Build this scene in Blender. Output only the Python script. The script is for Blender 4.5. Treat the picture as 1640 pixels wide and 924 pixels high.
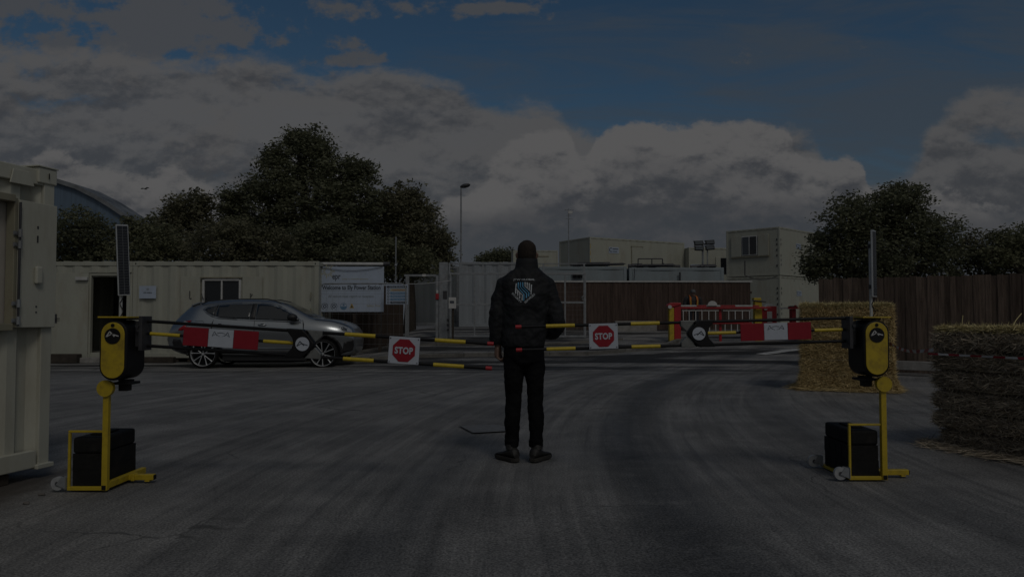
import bpy, bmesh, math, random
import numpy as np
from mathutils import Vector, Matrix, noise
from mathutils.bvhtree import BVHTree
R = math.radians
random.seed(7)
for o in list(bpy.data.objects): bpy.data.objects.remove(o)
S = bpy.context.scene
COL = S.collection

# ------------------------------------------------------------------ camera
EYE = 1.16; F = 1275.0; TILT = math.atan(49/F)
cd = bpy.data.cameras.new('camera'); cam = bpy.data.objects.new('camera', cd); COL.objects.link(cam)
cam.location = (0, 0, EYE); cam.rotation_euler = (R(90)+TILT, 0, 0)
cd.sensor_width = 36; cd.lens = F/1640*36; cd.clip_start = .05; cd.clip_end = 6000
S.camera = cam
def px(u, v, Y):
    a = (u-820)/F; b = (462-v)/F
    dy = math.cos(TILT)-b*math.sin(TILT); dz = math.sin(TILT)+b*math.cos(TILT)
    k = Y/dy
    return Vector((a*k, Y, EYE+dz*k))

# ------------------------------------------------------------------ light
SUN_EL, SUN_AZ = 46, 157          # azimuth measured clockwise from +Y: behind the camera to the right
sd = bpy.data.lights.new('sun', 'SUN'); sun = bpy.data.objects.new('sun', sd); COL.objects.link(sun)
sd.energy = 1.05; sd.angle = R(14); sd.color = (1, .95, .88)
sv = Vector((math.sin(R(SUN_AZ))*math.cos(R(SUN_EL)), math.cos(R(SUN_AZ))*math.cos(R(SUN_EL)), math.sin(R(SUN_EL))))
sun.rotation_euler = sv.to_track_quat('Z', 'Y').to_euler()
S.view_settings.view_transform = 'Standard'; S.view_settings.look = 'None'
S.view_settings.exposure = -1.85; S.view_settings.gamma = 1; S.view_settings.use_curve_mapping = False

W = bpy.data.worlds.new('World'); S.world = W; W.use_nodes = True
nt = W.node_tree; nt.nodes.clear(); N = nt.nodes; Lk = nt.links
def nd(t, **k):
    n = N.new(t)
    for a, b in k.items(): setattr(n, a, b)
    return n
def M_(op, a, b=None, c=None, clamp=False):
    n = N.new('ShaderNodeMath'); n.operation = op; n.use_clamp = clamp
    for i, x in enumerate((a, b, c)):
        if x is None: continue
        if isinstance(x, (int, float)): n.inputs[i].default_value = x
        else: Lk.new(x, n.inputs[i])
    return n.outputs[0]
def smooth(x, lo, hi):
    n = N.new('ShaderNodeMapRange'); n.interpolation_type = 'SMOOTHSTEP'
    Lk.new(x, n.inputs[0]); n.inputs[1].default_value = lo; n.inputs[2].default_value = hi
    return n.outputs[0]
CG = .47      # cloud radiance scale
def mixc(f, a, b):
    n = N.new('ShaderNodeMix'); n.data_type = 'RGBA'
    for s, x in ((0, f), (6, a), (7, b)):
        if isinstance(x, (int, float)): n.inputs[s].default_value = x
        elif isinstance(x, tuple): n.inputs[s].default_value = (x[0]*CG, x[1]*CG, x[2]*CG, 1)
        else: Lk.new(x, n.inputs[s])
    return n.outputs[2]
def curve(x, pts):
    n = N.new('ShaderNodeFloatCurve'); c = n.mapping.curves[0]
    c.points[0].location = pts[0]; c.points[1].location = pts[-1]
    for p in pts[1:-1]: c.points.new(*p)
    n.mapping.update(); Lk.new(x, n.inputs['Value']); return n.outputs[0]
sky = nd('ShaderNodeTexSky'); sky.sky_type = 'NISHITA'; sky.sun_disc = False
sky.sun_elevation = R(SUN_EL); sky.sun_rotation = R(SUN_AZ); sky.ozone_density = 2.2; sky.air_density = 1.0; sky.dust_density = .4
tc = nd('ShaderNodeTexCoord'); sx = nd('ShaderNodeSeparateXYZ'); Lk.new(tc.outputs['Generated'], sx.inputs[0])
ay = M_('MAXIMUM', M_('ABSOLUTE', sx.outputs[1]), .12)
U = M_('DIVIDE', sx.outputs[0], ay); V = M_('DIVIDE', sx.outputs[2], ay)
un = M_('MULTIPLY_ADD', U, 1/1.6, .5, clamp=True)          # u -0.8..0.8 -> 0..1
cb = nd('ShaderNodeCombineXYZ'); Lk.new(U, cb.inputs[0]); Lk.new(V, cb.inputs[1])
def nz(scale, detail, rough, sxy=(1, 1), off=0.0, dist=0.0, dy=0.0, dx=0.0):
    mp = nd('ShaderNodeMapping'); Lk.new(cb.outputs[0], mp.inputs[0])
    mp.inputs['Scale'].default_value = (sxy[0], sxy[1], 1); mp.inputs['Location'].default_value = (off+dx*sxy[0], off*.7+dy*sxy[1], off)
    n = nd('ShaderNodeTexNoise'); Lk.new(mp.outputs[0], n.inputs[0])
    n.inputs['Scale'].default_value = scale; n.inputs['Detail'].default_value = detail
    n.inputs['Roughness'].default_value = rough; n.inputs['Distortion'].default_value = dist
    return M_('SUBTRACT', n.outputs[0], .5)
def E(pts):  # pixel list -> curve in (un, v)
    return [(((u-820)/F/1.6+.5), min(1, max(0, (511-v)/F/.6))) for u, v in pts]
skyc = nd('ShaderNodeVectorMath', operation='SCALE'); Lk.new(sky.outputs[0], skyc.inputs[0]); skyc.inputs[3].default_value = .062
tint = nd('ShaderNodeMix', data_type='RGBA', blend_type='MULTIPLY'); tint.inputs[0].default_value = 1
Lk.new(skyc.outputs[0], tint.inputs[6]); tint.inputs[7].default_value = (.66, .90, .98, 1)
c = tint.outputs[2]
n_big = nz(3.8, 9, .56, (1, 2.3), 3.1, .15); n_mid = nz(11, 9, .6, (1, 1.8), 8.7, .2); n_fine = nz(32, 8, .62, (1, 1.4), 1.3)
# billow relief: compare the cloud density with the density a little nearer the sun
emb = M_('ADD', M_('MULTIPLY', M_('SUBTRACT', nz(11, 9, .6, (1, 1.8), 8.7, .2, .016, -.006), n_mid), 3.2), M_('ADD', M_('MULTIPLY', M_('SUBTRACT', nz(3.8, 9, .56, (1, 2.3), 3.1, .15, .030, -.010), n_big), 3.0), M_('MULTIPLY', M_('SUBTRACT', nz(32, 8, .62, (1, 1.4), 1.3, 0, .006, -.002), n_fine), 1.6)))
# veil of high cirrus on the right
cir = nz(3.2, 8, .62, (1, 5.5), 12.0, .6)
cf = smooth(M_('ADD', M_('ADD', cir, M_('MULTIPLY', U, .26)), M_('MULTIPLY', M_('SUBTRACT', .34, V), .55)), -.10, .26)
cf = M_('MULTIPLY', cf, .72)
c = mixc(cf, c, (.30, .36, .435))
# loose puffs high up at the left
pf = M_('ADD', nz(5.5, 9, .6, (1, 1.6), 21.5, .2), M_('MULTIPLY', n_fine, .5))
pf = M_('ADD', pf, M_('MULTIPLY', U, -.24))
def blob(u, v, ru, rv):
    a = M_('DIVIDE', M_('SUBTRACT', U, (u-820)/F), ru/F); b = M_('DIVIDE', M_('SUBTRACT', V, (511-v)/F), rv/F)
    return smooth(M_('ADD', M_('MULTIPLY', a, a), M_('MULTIPLY', b, b)), 1.0, .1)
pf = M_('SUBTRACT', pf, M_('MULTIPLY', M_('ABSOLUTE', M_('SUBTRACT', V, .39)), .6))
pf = M_('ADD', pf, M_('MULTIPLY', M_('ADD', M_('ADD', blob(300, 20, 170, 55), blob(570, 5, 110, 34)), M_('ADD', blob(560, 92, 70, 16), blob(800, 8, 90, 14))), .11))
c = mixc(M_('MULTIPLY', smooth(pf, .07, .20), .9), c, (.43, .445, .48))
def layer(c, pts, rough_amt, soft, lit, shade, drop, alpha=1.0, nadd=None, floor=None, tex=1.0):
    e = M_('MULTIPLY', curve(un, E(pts)), .6)
    d = M_('SUBTRACT', e, V)
    w = M_('ADD', M_('MULTIPLY', n_mid, rough_amt), M_('MULTIPLY', n_fine, rough_amt*.45))
    d = M_('ADD', d, w)
    a = smooth(d, 0, soft)
    if floor: a = M_('MULTIPLY', a, smooth(V, floor[0], floor[1]))
    if nadd is not None: a = M_('MULTIPLY', a, nadd)
    s = M_('ADD', M_('DIVIDE', d, drop), M_('MULTIPLY', M_('ADD', M_('MULTIPLY', n_big, .8), M_('ADD', M_('MULTIPLY', n_mid, .7), M_('MULTIPLY', n_fine, .25))), 1.3*tex))
    s = M_('ADD', s, emb)
    col = mixc(smooth(s, 0.05, 1.05), lit, shade)
    return mixc(M_('MULTIPLY', a, alpha), c, col)
bank = [(-200, 40), (0, 50), (100, 62), (200, 66), (300, 85), (420, 78), (500, 100), (620, 98), (700, 110), (780, 140), (880, 146), (925, 190), (1000, 182), (1100, 182), (1200, 180), (1300, 205), (1340, 255), (1440, 262), (1500, 185), (1560, 135), (1640, 120), (1840, 100)]
holes = smooth(M_('ADD', M_('ADD', nz(3.3, 7, .55, (1, 2.6), 5.4, .2), M_('MULTIPLY', n_mid, .35)), .0), -.24, -.10)
c = layer(c, bank, .085, .030, (.58, .575, .585), (.33, .345, .38), .26, .94, holes)
heads = [(-200, 250), (0, 246), (60, 244), (150, 258), (200, 275), (280, 262), (400, 295), (500, 250), (640, 330), (730, 300), (800, 245), (850, 206), (905, 204), (935, 250), (960, 200), (1020, 184), (1100, 190), (1200, 182), (1260, 200), (1290, 250), (1370, 243), (1400, 290), (1450, 330), (1500, 300), (1640, 320), (1840, 320)]
c = layer(c, heads, .070, .011, (.70, .69, .695), (.31, .33, .375), .16, .97, None, None, 1.0)
h2 = [(u, v+70+18*math.sin(u*.017)) for u, v in heads]
c = layer(c, h2, .075, .018, (.60, .595, .61), (.30, .325, .37), .09, .85, smooth(nz(4.2, 5, .5, (1, 1.5), 31.0), -.10, .06), None, 1.1)
low = [(-200, 330), (200, 330), (600, 330), (760, 322), (850, 318), (1000, 330), (1080, 312), (1200, 318), (1320, 300), (1450, 330), (1640, 310), (1840, 320)]
c = layer(c, low, .05, .03, (.41, .42, .455), (.27, .31, .365), .06, .85, None, None, 1.1)
hz = smooth(V, .16, .02)
c = mixc(M_('MULTIPLY', hz, .6), c, (.38, .41, .455))
grd = smooth(sx.outputs[2], -.02, -.06)
c = mixc(grd, c, (.06, .06, .06))
# added sky glow around the sun, out of view behind the camera, as soft fill
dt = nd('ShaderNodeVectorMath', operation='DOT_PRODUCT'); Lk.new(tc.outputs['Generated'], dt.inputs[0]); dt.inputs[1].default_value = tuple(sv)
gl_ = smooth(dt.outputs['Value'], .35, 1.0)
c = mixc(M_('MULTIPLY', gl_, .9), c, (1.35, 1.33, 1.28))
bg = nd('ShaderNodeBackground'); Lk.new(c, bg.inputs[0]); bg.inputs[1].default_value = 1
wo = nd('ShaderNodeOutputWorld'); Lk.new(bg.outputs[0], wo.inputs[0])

# ------------------------------------------------------------------ materials
MATS = {}
def mat(name, col, rough=.6, metal=0, var=.18, scale=3, bump=.0, bscale=60, dirt=None, dirtamt=0, spec=.5, stretch=(1, 1, 1), coat=0, alpha=None):
    if name in MATS: return MATS[name]
    m = bpy.data.materials.new(name); m.use_nodes = True; t = m.node_tree; b = t.nodes['Principled BSDF']
    tcn = t.nodes.new('ShaderNodeTexCoord'); mp = t.nodes.new('ShaderNodeMapping'); mp.inputs['Scale'].default_value = stretch
    t.links.new(tcn.outputs['Object'], mp.inputs[0])
    n1 = t.nodes.new('ShaderNodeTexNoise'); n1.inputs['Scale'].default_value = scale; n1.inputs['Detail'].default_value = 8; n1.inputs['Roughness'].default_value = .65
    t.links.new(mp.outputs[0], n1.inputs[0])
    r = t.nodes.new('ShaderNodeValToRGB'); r.color_ramp.elements[0].position = .3; r.color_ramp.elements[1].position = .7
    r.color_ramp.elements[0].color = tuple(x*(1-var) for x in col)+(1,); r.color_ramp.elements[1].color = tuple(min(1, x*(1+var)) for x in col)+(1,)
    t.links.new(n1.outputs[0], r.inputs[0]); out = r.outputs[0]
    if dirt:
        n2 = t.nodes.new('ShaderNodeTexNoise'); n2.inputs['Scale'].default_value = scale*.6+.4; n2.inputs['Detail'].default_value = 10; n2.inputs['Roughness'].default_value = .75
        t.links.new(mp.outputs[0], n2.inputs[0])
        q = t.nodes.new('ShaderNodeMapRange'); q.inputs[1].default_value = .50; q.inputs[2].default_value = .72; q.inputs[4].default_value = dirtamt
        t.links.new(n2.outputs[0], q.inputs[0])
        mx = t.nodes.new('ShaderNodeMix'); mx.data_type = 'RGBA'; t.links.new(q.outputs[0], mx.inputs[0]); t.links.new(out, mx.inputs[6]); mx.inputs[7].default_value = (*dirt, 1); out = mx.outputs[2]
    t.links.new(out, b.inputs['Base Color'])
    b.inputs['Roughness'].default_value = rough; b.inputs['Metallic'].default_value = metal
    b.inputs['Specular IOR Level'].default_value = spec; b.inputs['Coat Weight'].default_value = coat
    if bump:
        n3 = t.nodes.new('ShaderNodeTexNoise'); n3.inputs['Scale'].default_value = bscale; n3.inputs['Detail'].default_value = 4
        t.links.new(mp.outputs[0], n3.inputs[0]); bp = t.nodes.new('ShaderNodeBump'); bp.inputs['Strength'].default_value = bump; bp.inputs['Distance'].default_value = .01
        t.links.new(n3.outputs[0], bp.inputs['Height']); t.links.new(bp.outputs[0], b.inputs['Normal'])
    MATS[name] = m; return m
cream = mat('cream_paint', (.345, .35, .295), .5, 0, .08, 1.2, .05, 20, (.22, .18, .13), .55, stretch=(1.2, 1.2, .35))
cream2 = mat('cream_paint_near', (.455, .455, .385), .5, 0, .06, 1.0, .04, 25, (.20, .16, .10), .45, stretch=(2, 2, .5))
creamd = mat('cream_trim', (.25, .235, .17), .5, 0, .12, 4, dirt=(.15, .09, .05), dirtamt=.5)
greyc = mat('grey_container_paint', (.26, .285, .31), .5, 0, .12, .8, dirt=(.14, .12, .10), dirtamt=.5, stretch=(1.2, 1.2, .3))
bluec = mat('pale_blue_container_paint', (.22, .26, .28), .5, 0, .12, .8, dirt=(.14, .13, .12), dirtamt=.5, stretch=(1.2, 1.2, .3))
steel = mat('galvanised_steel', (.24, .255, .27), .5, .25, .22, 7, dirt=(.14, .10, .07), dirtamt=.4)
darksteel = mat('dark_steel', (.055, .055, .06), .5, .4, .25, 8)
black = mat('black_plastic', (.008, .008, .009), .5, 0, .3, 6, .05, 80, spec=.25)
rubber = mat('black_rubber', (.010, .010, .010), .75, 0, .3, 12, .35, 70, (.035, .030, .026), .5, spec=.2)
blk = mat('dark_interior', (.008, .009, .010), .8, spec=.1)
yellow = mat('yellow_powder_coat', (.46, .335, .018), .45, 0, .12, 9, dirt=(.14, .09, .03), dirtamt=.75)
yellowr = mat('yellow_reflective_tape', (.52, .385, .022), .4, 0, .15, 40)
red = mat('red_reflective', (.255, .017, .028), .45, 0, .08, 18, spec=.2)
white = mat('white_reflective', (.43, .465, .53), .5, 0, .06, 25)
signw = mat('sign_white', (.37, .43, .53), .5, 0, .06, 4, dirt=(.30, .33, .34), dirtamt=.5)
ink = mat('dark_ink', (.05, .06, .075), .6)
inkl = mat('grey_ink', (.22, .25, .28), .6)
inky = mat('amber_ink', (.40, .26, .03), .6)
inkb = mat('blue_ink', (.10, .20, .32), .6)
inkg = mat('pale_amber_ink', (.34, .32, .20), .6)
redp = mat('red_gloss_paint', (.34, .014, .02), .45, 0, .2, 5, dirt=(.10, .03, .02), dirtamt=.4)
whitep = mat('white_paint', (.48, .48, .47), .5, 0, .1, 6, dirt=(.2, .18, .15), dirtamt=.5)
wood = mat('stained_timber', (.105, .078, .062), .85, 0, .5, 2.5, .5, 12, (.17, .13, .10), .55, stretch=(9, 9, .7), spec=.2)
woodr = mat('reddish_timber', (.076, .053, .044), .85, 0, .4, 2.5, .5, 12, (.11, .08, .06), .45, stretch=(6, 6, .6), spec=.2)
woodd = mat('old_sleeper_timber', (.05, .042, .035), .9, 0, .4, 5, .6, 20, spec=.2)
conc = mat('weathered_concrete', (.26, .25, .235), .9, 0, .25, 5, .4, 60, (.13, .12, .10), .6, spec=.2)
glass = mat('dark_window_glass', (.012, .014, .016), .06, 0, .1, spec=.6)
glassr = mat('reflective_window_glass', (.03, .04, .05), .10, .0, .1, spec=.8)
leafdark = None

for w__ in (wood, woodr):       # every board weathers differently
    t = w__.node_tree; b = t.nodes['Principled BSDF']; src = b.inputs['Base Color'].links[0].from_socket
    g_ = t.nodes.new('ShaderNodeNewGeometry'); r_ = t.nodes.new('ShaderNodeMapRange'); r_.inputs[3].default_value = .72 if w__ is wood else .85; r_.inputs[4].default_value = 1.3 if w__ is wood else 1.15; t.links.new(g_.outputs['Random Per Island'], r_.inputs[0])
    v_ = t.nodes.new('ShaderNodeVectorMath'); v_.operation = 'SCALE'; t.links.new(src, v_.inputs[0]); t.links.new(r_.outputs[0], v_.inputs[3]); t.links.new(v_.outputs[0], b.inputs['Base Color'])
# ------------------------------------------------------------------ mesh builder
class MB:
    def __init__(s): s.v = []; s.f = []; s.sm = []
    def add(s, vs, fs, smooth=False):
        b = len(s.v); s.v += [Vector(p) for p in vs]; s.f += [tuple(b+i for i in q) for q in fs]; s.sm += [smooth]*len(fs); return s
    def box(s, a, b, M=None):
        x0, y0, z0 = a; x1, y1, z1 = b
        vs = [Vector(p) for p in ((x0, y0, z0), (x1, y0, z0), (x1, y1, z0), (x0, y1, z0), (x0, y0, z1), (x1, y0, z1), (x1, y1, z1), (x0, y1, z1))]
        if M is not None: vs = [M @ p for p in vs]
        return s.add(vs, [(3, 2, 1, 0), (4, 5, 6, 7), (0, 1, 5, 4), (1, 2, 6, 5), (2, 3, 7, 6), (3, 0, 4, 7)])
    def cyl(s, p0, p1, r0, r1=None, n=12, smooth=True, caps=True):
        r1 = r0 if r1 is None else r1; p0 = Vector(p0); p1 = Vector(p1); d = (p1-p0).normalized()
        a = d.orthogonal().normalized(); b = d.cross(a)
        vs = []
        for p, r in ((p0, r0), (p1, r1)):
            for i in range(n):
                t = 2*math.pi*i/n; vs.append(p+a*math.cos(t)*r+b*math.sin(t)*r)
        s.add(vs, [(i, (i+1) % n, n+(i+1) % n, n+i) for i in range(n)], smooth)
        if caps: s.add(vs, [tuple(range(n-1, -1, -1)), tuple(range(n, 2*n))])
        return s
    def tube(s, pts, r, n=8, rs=None, closed_caps=True):
        pts = [Vector(p) for p in pts]; k = len(pts); vs = []; a = None
        for i, p in enumerate(pts):
            d = (pts[min(i+1, k-1)]-pts[max(i-1, 0)]).normalized()
            if a is None: a = d.orthogonal().normalized()
            a = (a-d*a.dot(d)).normalized(); b = d.cross(a); rr = rs[i] if rs else r
            rx, ry = rr if isinstance(rr, tuple) else (rr, rr)
            for j in range(n):
                t = 2*math.pi*j/n; vs.append(p+a*math.cos(t)*rx+b*math.sin(t)*ry)
        fs = [(i*n+j, i*n+(j+1) % n, (i+1)*n+(j+1) % n, (i+1)*n+j) for i in range(k-1) for j in range(n)]
        s.add(vs, fs, True)
        if closed_caps: s.add(vs, [tuple(range(n-1, -1, -1)), tuple(range((k-1)*n, k*n))])
        return s
    def rings(s, rings, n=28, pw=2.0):     # (z, cx, cy, rx, ry)
        vs = []; k = len(rings)
        for z, cx, cy, rx, ry in rings:
            for j in range(n):
                t = 2*math.pi*j/n; c, q = math.cos(t), math.sin(t)
                vs.append(Vector((cx+rx*math.copysign(abs(c)**(2/pw), c), cy+ry*math.copysign(abs(q)**(2/pw), q), z)))
        s.add(vs, [(i*n+j, i*n+(j+1) % n, (i+1)*n+(j+1) % n, (i+1)*n+j) for i in range(k-1) for j in range(n)], True)
        return s.add(vs, [tuple(range(n-1, -1, -1)), tuple(range((k-1)*n, k*n))])
    def prism(s, poly, y0, y1, M=None, f=None):   # poly in (x, z) extruded along y, or mapped by f(x,z,y)
        f = f or (lambda x, z, y: Vector((x, y, z)))
        n = len(poly); ar = sum(poly[i][0]*poly[(i+1) % n][1]-poly[(i+1) % n][0]*poly[i][1] for i in range(n))
        if ar < 0: poly = poly[::-1]
        vs = [f(x, z, y0) for x, z in poly]+[f(x, z, y1) for x, z in poly]
        if M is not None: vs = [M @ p for p in vs]
        return s.add(vs, [tuple(range(n)), tuple(range(2*n-1, n-1, -1))]+[((i+1) % n, i, n+i, n+(i+1) % n) for i in range(n)])
    def sphere(s, c, r, n=12, m=8, sc=(1, 1, 1)):
        c = Vector(c); vs = []
        for i in range(1, m):
            p = math.pi*i/m
            for j in range(n):
                t = 2*math.pi*j/n; vs.append(c+Vector((r*sc[0]*math.sin(p)*math.cos(t), r*sc[1]*math.sin(p)*math.sin(t), r*sc[2]*math.cos(p))))
        top = len(vs); vs += [c+Vector((0, 0, r*sc[2])), c-Vector((0, 0, r*sc[2]))]
        fs = [(i*n+j, (i+1)*n+j, (i+1)*n+(j+1) % n, i*n+(j+1) % n) for i in range(m-2) for j in range(n)]
        fs += [(top, j, (j+1) % n) for j in range(n)]+[(top+1, (m-2)*n+(j+1) % n, (m-2)*n+j) for j in range(n)]
        return s.add(vs, fs, True)
    def build(s, name, m, parent=None, loc=None, rot=None, bev=0, seg=2):
        me = bpy.data.meshes.new(name); me.from_pydata([tuple(p) for p in s.v], [], s.f)
        me.polygons.foreach_set('use_smooth', s.sm); me.materials.append(m); me.update()
        o = bpy.data.objects.new(name, me); COL.objects.link(o)
        if parent: o.parent = parent
        if loc is not None: o.location = loc
        if rot is not None: o.rotation_euler = rot
        if bev:
            q = o.modifiers.new('bevel', 'BEVEL'); q.width = bev; q.segments = seg; q.limit_method = 'ANGLE'; q.angle_limit = R(40)
        return o
def tag(o, label=None, cat=None, group=None, kind=None):
    if label: o['label'] = label
    if cat: o['category'] = cat
    if group: o['group'] = group
    if kind: o['kind'] = kind
    return o
def empty(name, loc, rz=0, label=None, cat=None, group=None):
    o = bpy.data.objects.new(name, None); o.empty_display_size = .2; COL.objects.link(o); o.location = loc; o.rotation_euler = (0, 0, rz)
    return tag(o, label, cat, group)
def copy_tree(o, parent=None):
    c = o.copy(); COL.objects.link(c); c.parent = parent
    for ch in [x for x in bpy.data.objects if x.parent is o]: copy_tree(ch, c)
    return c
def text(body, size, m, parent, loc, rot=(R(90), 0, 0), ext=.0015, ax='CENTER', bold=0, spacing=1.0, sx=1.0, name='lettering', fit=None):
    cu = bpy.data.curves.new('t', 'FONT'); cu.body = body; cu.size = size; cu.extrude = ext; cu.align_x = ax; cu.align_y = 'CENTER'; cu.offset = bold; cu.space_character = spacing; cu.resolution_u = 3
    t = bpy.data.objects.new('t', cu); COL.objects.link(t); dg = bpy.context.evaluated_depsgraph_get(); dg.update()
    me = bpy.data.meshes.new_from_object(t.evaluated_get(dg)); bpy.data.objects.remove(t); bpy.data.curves.remove(cu)
    me.materials.clear(); me.materials.append(m); me.transform(Matrix.Diagonal((sx, 1, 1, 1)))
    if fit:
        X_ = [v.co.x for v in me.vertices]; Y_ = [v.co.y for v in me.vertices]; kx = fit[0]/(max(X_)-min(X_)); ky = fit[1]/(max(Y_)-min(Y_)) if len(fit) > 1 else 1
        me.transform(Matrix.Diagonal((kx, ky, 1, 1)) @ Matrix.Translation((-(max(X_)+min(X_))/2, -(max(Y_)+min(Y_))/2, 0)))
    o = bpy.data.objects.new(name, me); COL.objects.link(o); o.parent = parent; o.location = loc; o.rotation_euler = rot
    return o
def ss(a, b, x):
    t = min(1, max(0, (x-a)/(b-a))); return t*t*(3-2*t)
def gz(x, y):
    h = .85*ss(17, 30, y)*ss(-6.0, -3.0, x)
    h += .35*ss(20, 60, y)*ss(6, -3, x)*0
    return h
def gp(u, v):        # pixel on flat ground
    Y = F*EYE/max(1, v-511); return px(u, v, Y)

# ------------------------------------------------------------------ ground
def ground():
    xs = sorted(set([round(x, 3) for x in list(np.arange(-30, 30.01, .5))+[-3000, -1000, -400, -150, -80, -50, 50, 80, 150, 400, 1000, 3000]]))
    ys = sorted(set([round(y, 3) for y in list(np.arange(-12, 60.01, .5))+[-3000, -600, -100, -30, 80, 120, 200, 400, 1000, 4500]]))
    vs = [(x, y, gz(x, y)+.006*noise.noise(Vector((x*.35, y*.35, 0)))*(1 if abs(x) < 30 and -12 < y < 60 else 0)) for y in ys for x in xs]; nx = len(xs)
    fs = [(j*nx+i, j*nx+i+1, (j+1)*nx+i+1, (j+1)*nx+i) for j in range(len(ys)-1) for i in range(nx-1)]
    m = bpy.data.materials.new('worn_asphalt'); m.use_nodes = True; t = m.node_tree; b = t.nodes['Principled BSDF']; L2 = t.links
    g = t.nodes.new('ShaderNodeNewGeometry'); sp = t.nodes.new('ShaderNodeSeparateXYZ'); L2.new(g.outputs['Position'], sp.inputs[0])
    def mt(op, a, b_=None, c_=None, cl=False):
        n = t.nodes.new('ShaderNodeMath'); n.operation = op; n.use_clamp = cl
        for i, x in enumerate((a, b_, c_)):
            if x is None: continue
            if isinstance(x, (int, float)): n.inputs[i].default_value = x
            else: L2.new(x, n.inputs[i])
        return n.outputs[0]
    def noi(vec, sc, de, ro):
        n = t.nodes.new('ShaderNodeTexNoise'); L2.new(vec, n.inputs[0]); n.inputs['Scale'].default_value = sc; n.inputs['Detail'].default_value = de; n.inputs['Roughness'].default_value = ro
        return n.outputs[0]
    def rng(x, a, b_, c_=0, d=1):
        n = t.nodes.new('ShaderNodeMapRange'); n.interpolation_type = 'SMOOTHSTEP'; L2.new(x, n.inputs[0])
        for i, q in enumerate((a, b_, c_, d)): n.inputs[i+1].default_value = q
        return n.outputs[0]
    def mc(f, a, b_, bl='MIX'):
        n = t.nodes.new('ShaderNodeMix'); n.data_type = 'RGBA'; n.blend_type = bl
        for s, x in ((0, f), (6, a), (7, b_)):
            if isinstance(x, (int, float)): n.inputs[s].default_value = x
            elif isinstance(x, tuple): n.inputs[s].default_value = (*x, 1)
            else: L2.new(x, n.inputs[s])
        return n.outputs[2]
    def polar(cx, cy, ks, kt):
        dx = mt('SUBTRACT', sp.outputs[0], cx); dy = mt('SUBTRACT', sp.outputs[1], cy)
        r = mt('SQRT', mt('ADD', mt('MULTIPLY', dx, dx), mt('MULTIPLY', dy, dy)))
        th = mt('ARCTAN2', dy, mt('MULTIPLY', dx, -1 if cx > 0 else 1))
        c_ = t.nodes.new('ShaderNodeCombineXYZ'); L2.new(mt('MULTIPLY', r, ks), c_.inputs[0]); L2.new(mt('MULTIPLY', mt('MULTIPLY', th, 21.5), kt), c_.inputs[1]); return r, c_.outputs[0]
    P = g.outputs['Position']
    grain = noi(P, 75, 3, .7); patch = noi(P, .55, 8, .62); mid = noi(P, 6, 6, .7)
    r1, pv1 = polar(30, 4.5, 1.0, .12); r2, pv2 = polar(-24, 2, 1.0, .08)
    st1 = noi(pv1, 2.2, 6, .65); r3, pv3 = polar(30, 4.5, 1.0, .035); st1f = noi(pv3, 9, 5, .7); st2 = noi(pv2, 2.0, 6, .65)
    # the two wheel tracks of the bend
    wob = mt('MULTIPLY', mt('SUBTRACT', patch, .5), .5); rw = mt('ADD', r1, wob)
    tr = mt('ADD', mt('ADD', rng(mt('ABSOLUTE', mt('SUBTRACT', rw, 29.05)), .52, .05), mt('MULTIPLY', rng(mt('ABSOLUTE', mt('SUBTRACT', rw, 27.3)), .35, .05), .5)), mt('MULTIPLY', rng(mt('ABSOLUTE', mt('SUBTRACT', rw, 30.6)), .38, .05), .5), None, True)
    base = mc(rng(patch, .34, .66), (.142, .139, .135), (.215, .209, .200))
    base = mc(mt('MULTIPLY', rng(st1, .42, .60), .5), base, (.098, .098, .099))
    base = mc(mt('MULTIPLY', rng(st1f, .50, .64), .36), base, (.27, .262, .25))
    base = mc(mt('MULTIPLY', rng(st1f, .48, .36), .50), base, (.078, .078, .078))
    base = mc(mt('MULTIPLY', rng(st2, .50, .66), mt('MULTIPLY', rng(sp.outputs[0], 1.5, -1.5), .18)), base, (.22, .215, .205))
    base = mc(mt('MULTIPLY', tr, mt('MULTIPLY', rng(mid, .10, .55), .8)), base, (.058, .060, .063))
    # muddy, wet strips where the yard meets the far lane
    mudn = t.nodes.new('ShaderNodeMapping'); L2.new(P, mudn.inputs[0]); mudn.inputs['Scale'].default_value = (.10, .9, 1); mudn.inputs['Rotation'].default_value = (0, 0, R(-8))
    mud = noi(mudn.outputs[0], 1.5, 6, .6)
    far = mt('MULTIPLY', rng(sp.outputs[1], 15.5, 19), rng(sp.outputs[1], 40, 30))
    base = mc(mt('MULTIPLY', rng(mud, .48, .54), mt('MULTIPLY', far, .95)), base, (.022, .021, .020))
    base = mc(mt('MULTIPLY', rng(mud, .42, .36), mt('MULTIPLY', far, .7)), base, (.28, .265, .24))
    # oily blotches and light grit
    base = mc(rng(noi(P, 3.1, 7, .75), .66, .74, 0, .5), base, (.06, .06, .062))
    base = mc(rng(noi(P, 24, 4, .7), .66, .73, 0, .55), base, (.34, .33, .31))
    vor = t.nodes.new('ShaderNodeTexVoronoi'); L2.new(P, vor.inputs[0]); vor.inputs['Scale'].default_value = 42
    base = mc(rng(vor.outputs[0], .20, .06, 0, .35), base, (.30, .29, .28))
    base = mc(.85, base, mc(rng(grain, .32, .68), (.40, .40, .40), (1.66, 1.66, 1.66)), 'MULTIPLY')
    base = mc(.6, base, mc(rng(noi(P, 1.7, 5, .7), .3, .7), (.74, .74, .74), (1.26, 1.26, 1.25)), 'MULTIPLY')
    cv = t.nodes.new('ShaderNodeTexVoronoi'); cv.feature = 'DISTANCE_TO_EDGE'; cv.inputs['Scale'].default_value = .33
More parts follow.
